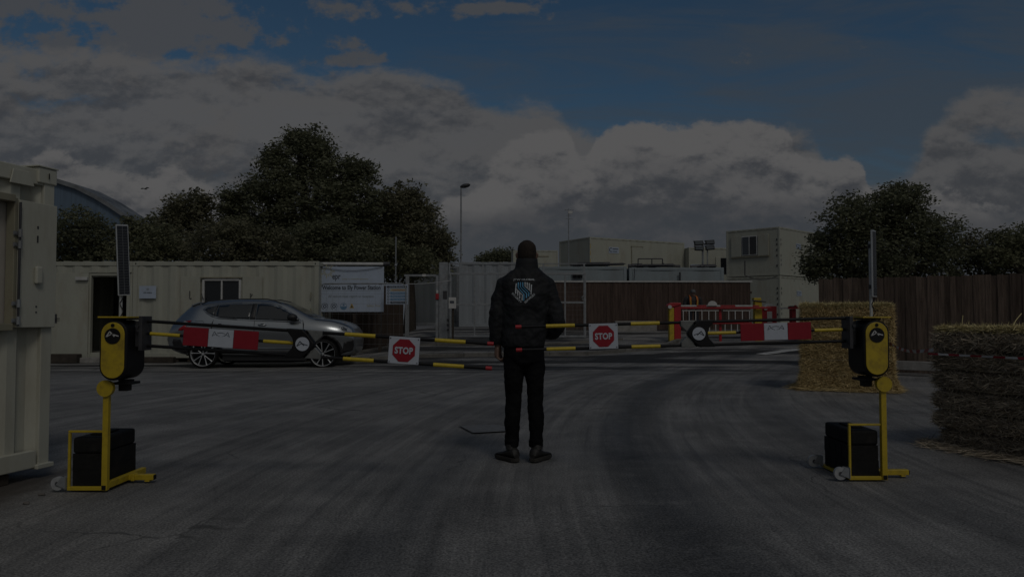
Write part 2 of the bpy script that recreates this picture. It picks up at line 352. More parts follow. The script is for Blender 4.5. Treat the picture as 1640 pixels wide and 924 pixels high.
    dv = t.nodes.new('ShaderNodeVectorMath'); dv.operation = 'MULTIPLY_ADD'; nn_ = t.nodes.new('ShaderNodeTexNoise'); nn_.inputs['Scale'].default_value = 2.2; nn_.inputs['Detail'].default_value = 6; L2.new(P, nn_.inputs[0]); L2.new(nn_.outputs[1], dv.inputs[0]); dv.inputs[1].default_value = (.5, .5, 0); L2.new(P, dv.inputs[2]); L2.new(dv.outputs[0], cv.inputs[0])
    base = mc(mt('MULTIPLY', rng(cv.outputs[0], .004, .001), mt('MULTIPLY', rng(patch, .50, .60), .6)), base, (.035, .034, .033))
    # soil where the boxes stand on the left
    soil = mt('MULTIPLY', rng(mt('ADD', sp.outputs[0], mt('MULTIPLY', mid, .5)), -2.75, -3.15), rng(sp.outputs[1], 6.5, 5.6))
    base = mc(mt('MULTIPLY', soil, .85), base, (.055, .045, .036))
    L2.new(base, b.inputs['Base Color'])
    L2.new(rng(st1, .35, .65, .62, .85), b.inputs['Roughness']); b.inputs['Specular IOR Level'].default_value = .35
    bp = t.nodes.new('ShaderNodeBump'); bp.inputs['Strength'].default_value = .55; bp.inputs['Distance'].default_value = .012
    L2.new(mt('ADD', mt('MULTIPLY', grain, .7), mid), bp.inputs['Height']); L2.new(bp.outputs[0], b.inputs['Normal'])
    mb = MB(); mb.add(vs, fs, True); o = mb.build('ground', m); o['kind'] = 'structure'
ground()

# ------------------------------------------------------------------ containers
def corr(mb, x0, x1, z0, z1, y=0.0, pitch=.28, depth=.035, axis='x', flip=1, phase=0):
    L = abs(x1-x0)
    if L < .01: return
    n = max(1, round(L/pitch)); p = L/n; d = 1 if x1 > x0 else -1
    prof = []
    for i in range(n):
        s = i*p; prof += [(s, 0), (s+p*.30, 0), (s+p*.5, depth), (s+p*.80, depth)]
    prof.append((L, 0))
    def P(s, q, z):
        return (x0+d*s, y+q*flip, z) if axis == 'x' else (y+q*flip, x0+d*s, z)
    vs = [P(s, q, z0) for s, q in prof]+[P(s, q, z1) for s, q in prof]; k = len(prof)
    mb.add(vs, [(i, i+1, k+i+1, k+i) for i in range(k-1)])
def container(name, L, D, H, loc, rz, label, cat, m, trim, group=None, pitch=.28, openings=(), depth=.035, base=.0, post=.12, castings=True, seams=()):
    root = empty(name, loc, rz, label, cat, group)
    w = MB(); b = .14; t = .11; xs = post
    cuts = sorted(openings)
    for (a, c, z0, z1) in cuts:
        corr(w, xs, a, b, H-t, .02, pitch, depth)
        if z0 > b+.01: corr(w, a, c, b, z0, .02, pitch, depth)
        if z1 < H-t-.01: corr(w, a, c, z1, H-t, .02, pitch, depth)
        xs = c
    corr(w, xs, L-post, b, H-t, .02, pitch, depth)
    corr(w, post, L-post, b, H-t, D-.02, pitch, depth, flip=-1)
    corr(w, post, D-post, b, H-t, .02, pitch, depth, 'y')
    corr(w, post, D-post, b, H-t, L-.02, pitch, depth, 'y', -1)
    w.add([(.05, .05, .12), (L-.05, .05, .12), (L-.05, D-.05, .12), (.05, D-.05, .12)], [(0, 1, 2, 3)])
    w.build('wall', m, root)
    r = MB(); r.box((.05, .05, H-.05), (L-.05, D-.05, H-.02))
    nr = int(L/.47)
    for i in range(nr):
        x = .2+i*(L-.4)/max(1, nr-1); r.box((x-.10, .02, H-.022), (x+.10, D-.02, H+.012))
    r.build('roof', m, root)
    f = MB()
    for x in (0, L-post):
        for y in (0, D-post): f.box((x, y, 0), (x+post, y+post, H-.001))
    for y in (0.006, D-.066):
        f.box((post, y, 0), (L-post, y+.06, b)); f.box((post, y, H-t), (L-post, y+.06, H-.003))
    for x in (0.006, L-.066):
        f.box((x, post, 0), (x+.06, D-post, b)); f.box((x, post, H-t), (x+.06, D-post, H-.003))
    f.build('frame', trim, root, bev=.006)
    if castings:
        for x in (0, L):
            for z in (0, H):
                q = MB(); sx_ = 1 if x == 0 else -1; sz = 1 if z == 0 else -1
                q.box((min(x-.004*sx_, x+.178*sx_), -.008, min(z-.006*sz, z+.118*sz)), (max(x-.004*sx_, x+.178*sx_), .165, max(z-.006*sz, z+.118*sz)))
                cx = x+.085*sx_; cz = z+.056*sz
                k = q.build('corner_casting', trim, root, bev=.008)
                h = MB(); h.tube([(cx, -.010, cz-.02), (cx, -.010, cz+.02)], .02, 10, [(.02, .003), (.02, .003)]); h.build('casting_hole', blk, k)
    return root

# near container at the left edge: long side runs toward the camera
n0 = Vector((-3.44, 5.96, .085)); ang = math.atan2(-.977, -.215)
# local x runs from the far corner toward the camera; local +y must point away from the road (-X side)
LN = 6.06; HN = 2.19
nc = empty('site_store', n0+Vector((-.215, -.977, 0))*LN, math.atan2(.977, .215), 'cream steel site container filling the left edge, with an open steel shutter plate', 'container')
Xf = LN
def nlx(u):   # pixel column to local x on the container side
    d = (u-820)/F; # solve point on line
    s = (n0.x-d*n0.y)/(.215-d*.977)   # distance from far corner toward camera
    return LN-s
w = MB(); WT = HN-.13; oz0, oz1 = .05+.13, 1.93
win0, win1 = nlx(-90), nlx(19)
WZ0, WZ1 = 1.13-.085, 1.985-.085
corr(w, 0.1, win0, .12, WT, .03, .36, .04); corr(w, win0, win1, .12, WZ0, .03, .36, .04); corr(w, win0, win1, WZ1, WT, .03, .36, .04); corr(w, win1, LN-.10, .12, WT, .03, .34, .045)
corr(w, .1, LN-.1, .12, WT, 2.41, .3, .04, flip=-1); corr(w, .1, 2.34, .12, WT, .03, .3, .04, 'y'); corr(w, .1, 2.34, .12, WT, LN-.03, .3, .04, 'y', -1)
w.add([(.1, .1, .1), (LN-.1, .1, .1), (LN-.1, 2.34, .1), (.1, 2.34, .1)], [(0, 1, 2, 3)])
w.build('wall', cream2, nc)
f = MB()
for x in (0, LN-.1):
    for y in (0, 2.34): f.box((x, y, 0), (x+.1, y+.1, HN-.002))
for y in (0, 2.40): f.box((.1, y+.004, WT), (LN-.1, y+.045, HN-.02)); f.box((.1, y-.012 if y == 0 else y, .0), (LN-.13, y+.05, .125))
f.box((LN-.045, .1, WT), (LN-.004, 2.34, HN-.02)); f.box((LN-.045, .1, 0), (LN-.004, 2.34, .12))
f.build('frame', cream2, nc, bev=.006)
MB().box((.04, .04, HN-.045), (LN-.04, 2.4, HN-.012)).build('roof', cream2, nc)
# small flap on the top rail + casting
MB().prism([(nlx(15), HN-.055), (nlx(42), HN-.055), (nlx(44)+.03, HN-.155), (nlx(14)-.02, HN-.155)], -.012, -.001).build('rail_plate', cream2, nc, bev=.003)
k = MB().box((LN-.165, -.012, HN-.115), (LN+.010, .16, HN+.0)).build('corner_casting', cream2, nc, bev=.008)
MB().tube([(LN-.07, -.015, HN-.077), (LN-.07, -.015, HN-.037)], .017, 12, [(.017, .003)]*2).build('casting_hole', blk, k)
MB().box((LN-.18, -.020, HN+.001), (LN+.016, .17, HN+.012)).build('casting_cap', cream2, nc, bev=.003)
MB().box((LN-.14, -.035, -.012), (LN+.012, .12, .02)).build('corner_foot', cream2, nc, bev=.004)
# shutter plate swung open, lying flat on the wall right of the window
s0, s1 = nlx(23), nlx(84)
sh = MB().box((s0, -.028, 1.10-.085), (s1, -.008, 2.005-.085)).build('window_shutter', cream2, nc, bev=.004)
MB().box((nlx(50)-.012, -.058, 1.33), (nlx(56)+.012, -.029, 1.33+.125)).build('handle_box', cream2, sh, bev=.01)
for zz, h_ in ((1.78, .02), (1.68, .05), (1.21, .012), (1.17, .010)): MB().box((nlx(53)-.006, -.031, zz-.05), (nlx(53)+.006, -.0275, zz-.05+h_)).build('bolt_slot', darksteel, sh)
# window reveal: frame, lock bar, hinges, pane
wf = MB()
wf.box((win1-.012, -.02, WZ0-.03), (s0-.004, .05, WZ1+.03)); wf.box((win0-.04, -.03, WZ1), (win1-.013, .05, WZ1+.05)); wf.box((win0-.04, -.03, WZ0-.05), (win1-.013, .05, WZ0))
wfo = wf.build('window_frame', creamd, nc, bev=.004)
lb = MB(); xb = (win1+s0)/2; lb.cyl((xb, -.045, WZ0-.02), (xb, -.045, WZ1), .009, n=10)
lbo = lb.build('lock_rod', darksteel, nc)
for zz in (WZ0+.02, WZ0+.14, WZ1-.22, WZ1-.30):
    hb = MB(); hb.box((xb-.035, -.032, zz-.014), (xb+.035, -.022, zz+.014)); hb.cyl((xb, -.048, zz-.028), (xb, -.048, zz+.028), .014, n=10)
    hb.cyl((xb-.025, -.036, zz), (xb-.025, -.022, zz), .008, n=8); hb.cyl((xb+.025, -.036, zz), (xb+.025, -.022, zz), .008, n=8)
    hb.build('hinge', steel, nc)
MB().box((win0, .06, WZ0), (win1, .075, WZ1)).build('window_panel', mat('pinkish_grey_panel', (.37, .345, .31), .6, 0, .08, 5), nc)
# timber packers and rubble below it
for i, (dx, hh) in enumerate(((LN-.55, .08), (LN-1.9, .085))):
    q = MB().box((0, 0, 0), (.22, 1.1, hh-.006)).build('timber_bearer', woodd, None, bev=.006)
    a_ = math.atan2(.977, .215); o_ = n0+Vector((-.215, -.977, 0))*(LN-dx)
    q.location = (o_.x-.02, o_.y, 0.0); q.rotation_euler = (0, 0, a_)
    tag(q, ('old dark timber bearer under the far corner of the near cream container', 'old dark timber bearer under the near cream container, closer to the camera')[i], 'timber', 'timber bearers under the near container')
for i in range(5):
    rx, ry = ((-3.02, 5.62), (-3.10, 5.30), (-3.22, 4.95), (-3.05, 5.05), (-3.30, 4.70))[i]
    mb = MB(); mb.sphere((0, 0, .006), .016+.004*(i % 3), 9, 6, (1.2, .9, .55))
    mb.v = [p+Vector(noise.noise_vector(p*40+Vector((i, 0, 0))))*.008 for p in mb.v]
    o = mb.build('stone', mat('dull_stone', (.12, .11, .10), .9), None, (rx, ry, 0)); tag(o, 'small grey stone lying on the soil beside the near container', 'stone', 'loose stones by the near container')

# the two joined office cabins behind the car
BY = 21.5; sc = F/BY
def bx(u): return (u-820)/F*BY
XL, XM, XR = bx(0), bx(212), bx(510)
H2 = 2.60; Z2 = .115
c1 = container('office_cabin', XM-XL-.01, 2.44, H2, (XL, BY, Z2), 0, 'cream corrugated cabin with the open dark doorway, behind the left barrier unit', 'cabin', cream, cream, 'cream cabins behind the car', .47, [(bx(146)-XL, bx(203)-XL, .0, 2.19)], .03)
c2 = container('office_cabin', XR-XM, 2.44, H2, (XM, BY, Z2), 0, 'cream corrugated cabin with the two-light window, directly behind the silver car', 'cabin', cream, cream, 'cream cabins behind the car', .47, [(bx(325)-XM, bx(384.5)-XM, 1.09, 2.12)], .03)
def lb1(root, off, u0, u1, v0, v1, y0, y1, name, m, bev=.004, par=None):
    z = lambda v: EYE+(511-v)/F*BY-Z2
    return MB().box((bx(u0)-off, y0, z(v1)), (bx(u1)-off, y1, z(v0))).build(name, m, par or root, bev=bev)
df = MB(); a, b_ = bx(146)-XL, bx(203)-XL
df.box((a-.09, -.02, .02), (a, .1, 2.22)); df.box((b_, -.02, .02), (b_+.09, .1, 2.22)); df.box((a-.09, -.02, 2.22), (b_+.09, .1, 2.29)); df.box((a-.25, -.05, 2.30), (b_+.12, -.005, 2.325))
df.build('door_frame', cream, c1, bev=.005)
lb1(c1, XL, 88, 143, 437, 574, -.06, -.03, 'door_shutter', cream)
hd = MB(); zz = EYE+(511-510)/F*BY-Z2; hx = bx(92)-XL
hd.box((hx-.03, -.075, zz-.12), (hx+.03, -.061, zz+.12)); hd.cyl((hx, -.06, zz), (hx, -.11, zz), .012, n=8); hd.cyl((hx, -.11, zz), (hx+.13, -.11, zz), .011, n=8)
hd.build('door_handle', darksteel, c1)
lb1(c1, XL, 124, 143, 444, 449, -.14, -.06, 'outside_lamp', whitep)
MB().box((bx(146)-XL, 1.2, 0.13), (bx(203)-XL, 1.24, 2.2)).build('doorway_dark', blk, c1)  # near-black sheet standing in for the shade inside the cabin
step = MB().box((0, 0, 0), (bx(215)-bx(140), .35, .14)).build('door_step', conc, None, bev=.01); step.location = (bx(142), BY-.40, 0); tag(step, 'long low concrete step under the open cabin doorway', 'step')
# window cabin
wx0, wx1 = bx(325)-XM, bx(384.5)-XM
z = lambda v: EYE+(511-v)/F*BY-Z2
wfm = MB(); zt, zb = 2.12, 1.09
for q in (((wx0-.02, -.02, zb), (wx0+.035, .07, zt)), ((wx1-.035, -.02, zb), (wx1+.02, .07, zt)), ((wx0+.035, -.02, zt-.04), (wx1-.035, .07, zt+.02)), ((wx0+.035, -.02, zb), (wx1-.035, .07, zb+.04)), (((wx0+wx1)/2-.02, -.015, zb+.04), ((wx0+wx1)/2+.02, .07, zt-.04))): wfm.box(*q)
wn = wfm.build('window', whitep, c2, bev=.004)
MB().box((wx0+.02, .04, zb+.02), (wx1-.02, .05, zt-.02)).build('pane', glass, wn)
MB().box((wx0-.07, -.06, zt+.03), (wx1+.05, .02, zt+.06)).build('lintel', creamd, c2, bev=.004)
lb1(c2, XM, 290, 321, 443, 523, -.045, -.02, 'window_shutter', cream)
lb1(c2, XM, 389, 420, 443, 523, -.045, -.02, 'window_shutter', cream)
for pts in ([(305, 466), (305, 478), (308, 478)], [(402, 470), (402, 477), (405, 471)], [(324, 470), (325, 475), (327.5, 480)]):
    MB().tube([(bx(u)-XM, -.06, z(v_)) for u, v_ in pts], .012, 6).build('shutter_catch', darksteel, c2)
nt_ = MB().box((bx(224)-XM, -.052, z(478)), (bx(251)-XM, -.045, z(458))).build('notice', signw, c2)
text('SITE OFFICE', .075, ink, nt_, ((bx(224)+bx(251))/2-XM, -.054, z(469)), bold=.002, fit=(.22, .035))
MB().box(((bx(224)+bx(251))/2-XM-.03, -.056, z(465)), ((bx(224)+bx(251))/2-XM+.04, -.0535, z(461.5))).build('small_mark', inkl, nt_)
v = MB()
for q in ((487, 470, 503),):
    v.box((bx(497)-XM, -.022, z(478)), (bx(498.6)-XM, -.004, z(468))); v.box((bx(497)-XM, -.022, z(502)), (bx(498.6)-XM, -.004, z(494)))
v.build('stencil_mark', creamd, c2)
# packers under the cabins
for i, (u, w_) in enumerate(((92, 40), (160, 30), (236, 50), (300, 30), (488, 28))):
    q = MB().box((0, 0, 0), (w_/sc, .5, .108)).build('timber_bearer', woodd, None, bev=.01); q.location = (bx(u), BY+.05 if i not in (1,) else BY+.06, 0)
    tag(q, 'dark timber packer under the cream cabins behind the car, '+('below the door shutter', 'beneath the doorway', 'just right of the doorway', 'behind the rear of the car', 'under the right-hand end')[i], 'timber', 'timber packers under the back cabins')
# long dark beam lying in front of the left cabin
q = MB().box((0, 0, 0), (bx(142)-bx(84), .28, .24)).build('timber_beam', woodd, None, bev=.02); q.location = (bx(84), BY-.55, 0); tag(q, 'dark square timber beam on the ground below the door shutter of the left cabin', 'timber')
q = MB().box((0, 0, 0), (bx(290)-bx(216), .2, .16)).build('timber_beam', woodd, None, bev=.02); q.location = (bx(216), BY-.45, 0); tag(q, 'dark timber beam on the ground just behind the rear bumper of the car', 'timber')

# hangar with a curved roof, far left
def hangar():
    Y = 95; root = empty('hangar', px(40, 511, Y)*1.0, 0, 'blue-grey barrel-roofed hangar rising behind the left trees', 'hangar')
    root.location.z = 0; ox = root.location.x
    pts = [(40, 285), (70, 289), (92, 294), (120, 303), (150, 318), (175, 333), (200, 350), (225, 372), (240, 400)]
    pr = [((u-820)/F*Y-ox, EYE+(511-v_)/F*Y) for u, v_ in pts]; left = [(-x+2*pr[0][0], z_) for x, z_ in pr[::-1][:-1]]
    prof = left+pr
    MB().prism([(prof[0][0], -.5)]+prof+[(prof[-1][0], -.5)], 0, 5).build('wall', mat('hangar_cladding', (.10, .145, .20), .6, 0, .2, 1, stretch=(3, 1, .1)), root)
    r = MB()
    for i in range(len(prof)-1):
        (x0, z0), (x1, z1) = prof[i], prof[i+1]; r.add([(x0, -.5, z0+.02), (x1, -.5, z1+.02), (x1, 5.3, z1+.02), (x0, 5.3, z0+.02), (x0, -.5, z0+.55), (x1, -.5, z1+.55), (x1, 5.3, z1+.55), (x0, 5.3, z0+.55)], [(0, 1, 5, 4), (4, 5, 6, 7), (3, 2, 1, 0), (2, 3, 7, 6)])
    r.build('roof', mat('hangar_roof', (.15, .16, .17), .6, 0, .5, .6), root)
hangar()

# ------------------------------------------------------------------ trees
def leafmat(name, c0, c1):
    m = bpy.data.materials.new(name); m.use_nodes = True; t = m.node_tree; b = t.nodes['Principled BSDF']
    a = t.nodes.new('ShaderNodeNewGeometry'); r = t.nodes.new('ShaderNodeValToRGB')
    n = t.nodes.new('ShaderNodeTexNoise'); n.inputs['Scale'].default_value = 1.1; n.inputs['Detail'].default_value = 5
    q = t.nodes.new('ShaderNodeTexCoord'); t.links.new(q.outputs['Object'], n.inputs[0])
    mx = t.nodes.new('ShaderNodeMath'); mx.operation = 'MULTIPLY_ADD'; t.links.new(a.outputs['Random Per Island'], mx.inputs[0]); mx.inputs[1].default_value = .5
    m2 = t.nodes.new('ShaderNodeMath'); m2.operation = 'SUBTRACT'; t.links.new(n.outputs[0], m2.inputs[0]); m2.inputs[1].default_value = .25; t.links.new(m2.outputs[0], mx.inputs[2])
    t.links.new(mx.outputs[0], r.inputs[0]); r.color_ramp.elements[0].color = (*c0, 1); r.color_ramp.elements[1].color = (*c1, 1)
    t.links.new(r.outputs[0], b.inputs['Base Color']); b.inputs['Roughness'].default_value = .6; b.inputs['Specular IOR Level'].default_value = .25
    tr = t.nodes.new('ShaderNodeBsdfTranslucent'); t.links.new(r.outputs[0], tr.inputs[0]); ms = t.nodes.new('ShaderNodeMixShader'); ms.inputs[0].default_value = .36
    t.links.new(b.outputs[0], ms.inputs[1]); t.links.new(tr.outputs[0], ms.inputs[2]); t.links.new(ms.outputs[0], t.nodes['Material Output'].inputs[0])
    return m
LM = [leafmat('dark_leaves', (.058, .066, .042), (.225, .232, .140)), leafmat('mid_leaves', (.062, .07, .042), (.25, .25, .145)), leafmat('olive_leaves', (.064, .066, .044), (.245, .235, .145))]
bark = mat('bark', (.05, .042, .035), .9, 0, .3, 8, .5, 30, spec=.2)
def quads(name, C, D1, D2, m, parent):   # vertices of leaf quads from centres and half axes
    n = len(C); v = np.stack([C-D1*1.0, C+D2, C+D1, C-D2], 1).reshape(-1, 3).astype('f')
    me = bpy.data.meshes.new(name); me.vertices.add(4*n); me.vertices.foreach_set('co', v.ravel()); me.loops.add(4*n); me.loops.foreach_set('vertex_index', np.arange(4*n, dtype='i'))
    me.polygons.add(n); me.polygons.foreach_set('loop_start', np.arange(0, 4*n, 4, dtype='i')); me.polygons.foreach_set('loop_total', np.full(n, 4, 'i')); me.update(calc_edges=True); me.materials.append(m)
    o = bpy.data.objects.new(name, me); COL.objects.link(o); o.parent = parent; return o
def tree(lobes, Y, label, m, seed, group, leaf=.13, dens=95, name='broadleaf_tree', cat='tree', trunk_r=.22):
    """lobes: (u, v, ru, rv) ellipses in photo pixels at depth Y, given real depth as well"""
    rg = np.random.RandomState(seed); L = []
    for (u, v_, ru, rv) in lobes:
        p = px(u, v_, Y); L.append((np.array([p.x, Y+rg.uniform(-.5, .5)*ru/F*Y*.9, p.z]), np.array([ru/F*Y, (ru+rv)/2/F*Y, rv/F*Y])*.97))
    cx = sum(l[0][0]*l[1][0] for l in L)/sum(l[1][0] for l in L); g = gz(cx, Y)
    root = empty(name, (cx, Y, g), 0, label, cat, group); org = np.array([cx, Y, g])
    tb = MB(); zlow = min(l[0][2] for l in L); top = Vector((0, 0, max(1.0, (zlow-g)*.75)))
    tb.tube([(0, 0, -.2), (0.03, .05, top.z*.5), (0, 0, top.z)], 1, 9, [trunk_r*1.3, trunk_r, trunk_r*.8])
    Cs = []; A = []; B = []
    for (c_, r_) in L:
        e = Vector(c_-org); st = Vector((0, 0, top.z*.9)); mid_ = st.lerp(e, .5)+Vector((0, 0, .25*(e-st).length*.3))
        tb.tube([st, mid_, e], 1, 6, [trunk_r*.6, trunk_r*.38, trunk_r*.12])
        # sprig-like clumps over the lobe's outer volume
        area = (r_[0]*r_[2]+r_[0]*r_[1]+r_[1]*r_[2])*4.2
        nc_ = int(area*dens/15)+14
        d = rg.normal(size=(nc_, 3)); d /= np.linalg.norm(d, axis=1)[:, None]
        nn = np.array([noise.noise(Vector(q*2.3)+Vector((seed, c_[0], 0))) for q in d])
        rad = (rg.uniform(.25, 1, nc_)**.5)*(1+.32*nn)
        cc = c_+d*r_*rad[:, None]
        # twigs poking out
        outw = rg.rand(nc_) < .16; cc[outw] += (d*r_.min())[outw]*rg.uniform(.04, .18, (outw.sum(), 1))
        for j in range(0, nc_, 9):
            e2 = Vector(cc[j]-org); tb.tube([e, e2.lerp(e, .4), e2], 1, 4, [trunk_r*.10, trunk_r*.08, .008])
        k = 56; cs = rg.uniform(.5, 1.2, (nc_, 1, 1))*leaf*2.0
        g3 = rg.normal(size=(nc_, k, 3)); g3 /= np.linalg.norm(g3, axis=2)[:, :, None]; g3 *= 1.9*rg.uniform(0, 1, (nc_, k, 1))**.42
        pts = cc[:, None, :]+g3*cs*np.array([1, 1, .66])
        pts = pts.reshape(-1, 3); n = len(pts)
        a = rg.normal(size=(n, 3)); a /= np.linalg.norm(a, axis=1)[:, None]; a[:, 2] *= .6
        q = rg.normal(size=(n, 3)); b = np.cross(a, q); b /= np.linalg.norm(b, axis=1)[:, None]
        s = rg.uniform(.25, .80, (n, 1))*leaf
        Cs.append(pts-org); A.append(a*s); B.append(b*s*.42)
    tb.build('trunk', bark, root); quads('crown', np.concatenate(Cs), np.concatenate(A), np.concatenate(B), m, root)
    return root
GT = 'trees behind the left cabins'
tree([(487, 255, 48, 46), (540, 285, 48, 40), (445, 295, 46, 42), (500, 325, 70, 50), (575, 325, 38, 50), (430, 355, 44, 40), (540, 375, 60, 45), (470, 385, 60, 40), (478, 228, 16, 16), (515, 240, 22, 20), (441, 250, 15, 17), (474, 224, 11, 14), (583, 277, 20, 14), (405, 300, 14, 18)], 31, 'tallest dark tree in the left row, its peak above every other tree', LM[0], 1, GT, .14, 70, trunk_r=.3)
tree([(640, 338, 42, 42), (678, 372, 34, 40), (610, 350, 36, 44), (695, 400, 22, 26), (640, 395, 60, 36), (655, 315, 20, 18), (705, 385, 14, 16), (712, 410, 12, 12), (682, 340, 16, 18)], 32, 'rounded dark tree at the right-hand end of the left row', LM[2], 2, GT, .14, 70)
tree([(303, 340, 38, 30), (270, 352, 28, 20), (320, 325, 20, 16), (300, 375, 50, 30)], 30, 'bushy dark tree behind the window cabin, second hump from the left', LM[2], 3, GT, .13, 70)
tree([(368, 335, 26, 30), (372, 318, 14, 14), (375, 370, 42, 32)], 30.5, 'narrow dark tree between the bushy tree and the tallest tree', LM[0], 4, GT, .13, 70, trunk_r=.16)
GB = 'bushes along the back of the left cabins'
tree([(130, 365, 46, 30), (100, 385, 40, 34), (165, 385, 40, 30), (110, 412, 40, 22), (165, 412, 40, 22)], 27, 'dark bush at the left end of the row below the hangar', LM[0], 5, GB, .11, 80, 'bush', 'bush', .1)
tree([(225, 380, 44, 32), (262, 390, 40, 28), (205, 365, 22, 16), (215, 412, 40, 20), (270, 412, 44, 20)], 26.5, 'dark bush behind the poster on the cream cabins', LM[1], 6, GB, .11, 80, 'bush', 'bush', .1)
tree([(350, 390, 55, 38), (420, 395, 50, 34), (390, 370, 30, 22), (330, 412, 44, 18), (400, 412, 50, 18)], 26, 'wide dark bush right above the window of the cream cabin', LM[2], 7, GB, .11, 80, 'bush', 'bush', .1)
tree([(490, 390, 48, 38), (550, 395, 48, 34), (520, 372, 30, 22), (480, 412, 50, 18), (560, 412, 50, 18)], 27, 'dark bush above the right end of the cream cabins', LM[0], 8, GB, .11, 80, 'bush', 'bush', .1)
tree([(610, 408, 44, 32), (665, 418, 36, 26), (640, 428, 36, 22), (600, 430, 40, 22), (680, 432, 34, 18)], 28.5, 'dark bush behind the welcome board and the small rules sign', LM[1], 9, GB, .11, 80, 'bush', 'bush', .1)
GR = 'trees behind the right timber fence'
tree([(1435, 325, 46, 30), (1350, 350, 42, 34), (1400, 345, 50, 36), (1325, 400, 40, 32), (1505, 365, 34, 28), (1460, 380, 52, 38), (1395, 405, 64, 40), (1500, 410, 44, 34), (1445, 308, 24, 14), (1312, 425, 22, 22), (1335, 428, 45, 24), (1400, 435, 60, 22), (1480, 438, 52, 22), (1370, 385, 50, 30), (1440, 355, 50, 30)], 23, 'large spreading dark tree above the straw bale at the right', LM[0], 11, GR, .105, 85, trunk_r=.25)
tree([(1565, 395, 34, 26), (1545, 420, 36, 30), (1590, 425, 34, 28)], 24, 'smaller dark bush to the right of the spreading tree', LM[2], 12, GR, .105, 80, 'bush', 'bush', .1)
tree([(1625, 385, 36, 26), (1600, 405, 30, 26), (1665, 390, 40, 32), (1640, 430, 44, 30), (1720, 380, 45, 40)], 23, 'dark tree at the right-hand edge of the view', LM[1], 13, GR, .105, 80)
tree([(805, 410, 15, 12), (788, 415, 12, 8), (822, 416, 12, 10), (775, 418, 8, 5)], 75, 'small far tree beside the head of the man, beyond the grey containers', LM[0], 14, None, .25, 60)

# ------------------------------------------------------------------ welcome board, rules sign, mesh panels
BD = 22.0; bz = lambda v, Y=BD: EYE+(511-v)/F*Y; bxx = lambda u, Y=BD: (u-820)/F*Y
o_ = empty('welcome_board', (bxx(562), BD, gz(bxx(562), BD)), 0, 'large pale blue-white welcome board for the power station, right of the cream cabins', 'sign board')
g0 = o_.location.z; X = lambda u: bxx(u)-o_.location.x; Zb = lambda v: bz(v)-g0
MB().box((X(510), 0, Zb(455.2)), (X(614.5), .03, Zb(427))).build('upper_panel', signw, o_, bev=.003)
MB().box((X(513.5), -.004, Zb(499.5)), (X(614.5), .03, Zb(456))).build('lower_panel', signw, o_, bev=.003)
pb = MB()
for u in (520, 565, 606): pb.box((X(u), .032, -.2), (X(u)+.08, .11, Zb(428)))
pb.build('post', woodd, o_)
text('epr', .36, ink, o_, (X(538.5), -.002, Zb(445.3)), bold=.006, fit=(.23, .17))
text('energy for sustainable generation', .085, inkg, o_, (X(568.5), -.002, Zb(447)), fit=(.72, .05))
text('Welcome to Ely Power Station', .255, ink, o_, (X(562.5), -.006, Zb(461.5)), bold=.007, fit=(1.62, .155))
text('All visitors must report to reception', .165, inkl, o_, (X(562), -.006, Zb(475)), bold=.004, fit=(1.26, .10))
text('Safety First', .13, inkg, o_, (X(598.5), -.006, Zb(490)), fit=(.38, .075))
MB().box((X(516), -.006, Zb(465.9)), (X(609), -.0045, Zb(465.4))).build('rule_line', inkl, o_)
sb = MB()
for i in range(14):
    t_ = 2*math.pi*i/14; c0, s0_ = math.cos(t_), math.sin(t_); r0, r1_ = .07, .19-.05*(i % 2)
    a1 = Vector((X(524.5)+c0*r0, -.003, Zb(434.5)+s0_*r0)); a2 = Vector((X(524.5)+c0*r1_, -.003, Zb(434.5)+s0_*r1_)); pn = Vector((-s0_, 0, c0))*.009
    sb.add([a1-pn, a2-pn*1.4, a2+pn*1.4, a1+pn], [(0, 1, 2, 3)])
sb.build('sunburst_mark', inkg, o_)
def ring(mb, cx, cz, r, w_, y, n=24, a0=0, a1=2*math.pi):
    vs = []
    for i in range(n+1):
        t_ = a0+(a1-a0)*i/n; vs += [(cx+math.cos(t_)*(r-w_), y, cz+math.sin(t_)*(r-w_)), (cx+math.cos(t_)*r, y, cz+math.sin(t_)*r)]
    mb.add(vs, [(2*i, 2*i+1, 2*i+3, 2*i+2) for i in range(n)])
def disc(mb, cx, cz, r, y, n=24, a0=0, a1=2*math.pi):
    mb.add([(cx, y, cz)]+[(cx+math.cos(a0+(a1-a0)*i/n)*r, y, cz+math.sin(a0+(a1-a0)*i/n)*r) for i in range(n+1)], [(0, i+1, i+2) for i in range(n)])
for u in (520.2, 535):
    m_ = MB(); ring(m_, X(u), Zb(490.7), .092, .014, -.006, a0=R(-40), a1=R(250)); ring(m_, X(u), Zb(490.7), .05, .024, -.006); m_.build('quality_mark', ink, o_)
    m_ = MB(); m_.box((X(u)+.02, -.006, Zb(496.5)), (X(u)+.08, -.0045, Zb(495.3))); m_.build('quality_mark_caption', inkl, o_)
m_ = MB(); ring(m_, X(550.3), Zb(490.7), .095, .012, -.006); disc(m_, X(550.3), Zb(490.7), .09, -.0058, 16, R(180), R(360)); disc(m_, X(550.3), Zb(488.4), .03, -.006, 4); m_.build('round_mark', inkb, o_)
m_ = MB(); m_.add([(X(563.5)-.065, -.006, Zb(493.5)), (X(563.5)+.065, -.006, Zb(493.5)), (X(563.5), -.006, Zb(485.5))], [(0, 1, 2)]); m_.build('warning_triangle', inky, o_)
m_ = MB(); m_.add([(X(563.5)-.03, -.0075, Zb(492.5)), (X(563.5)+.03, -.0075, Zb(492.5)), (X(563.5), -.0075, Zb(488))], [(0, 1, 2)]); m_.build('warning_symbol', ink, o_)
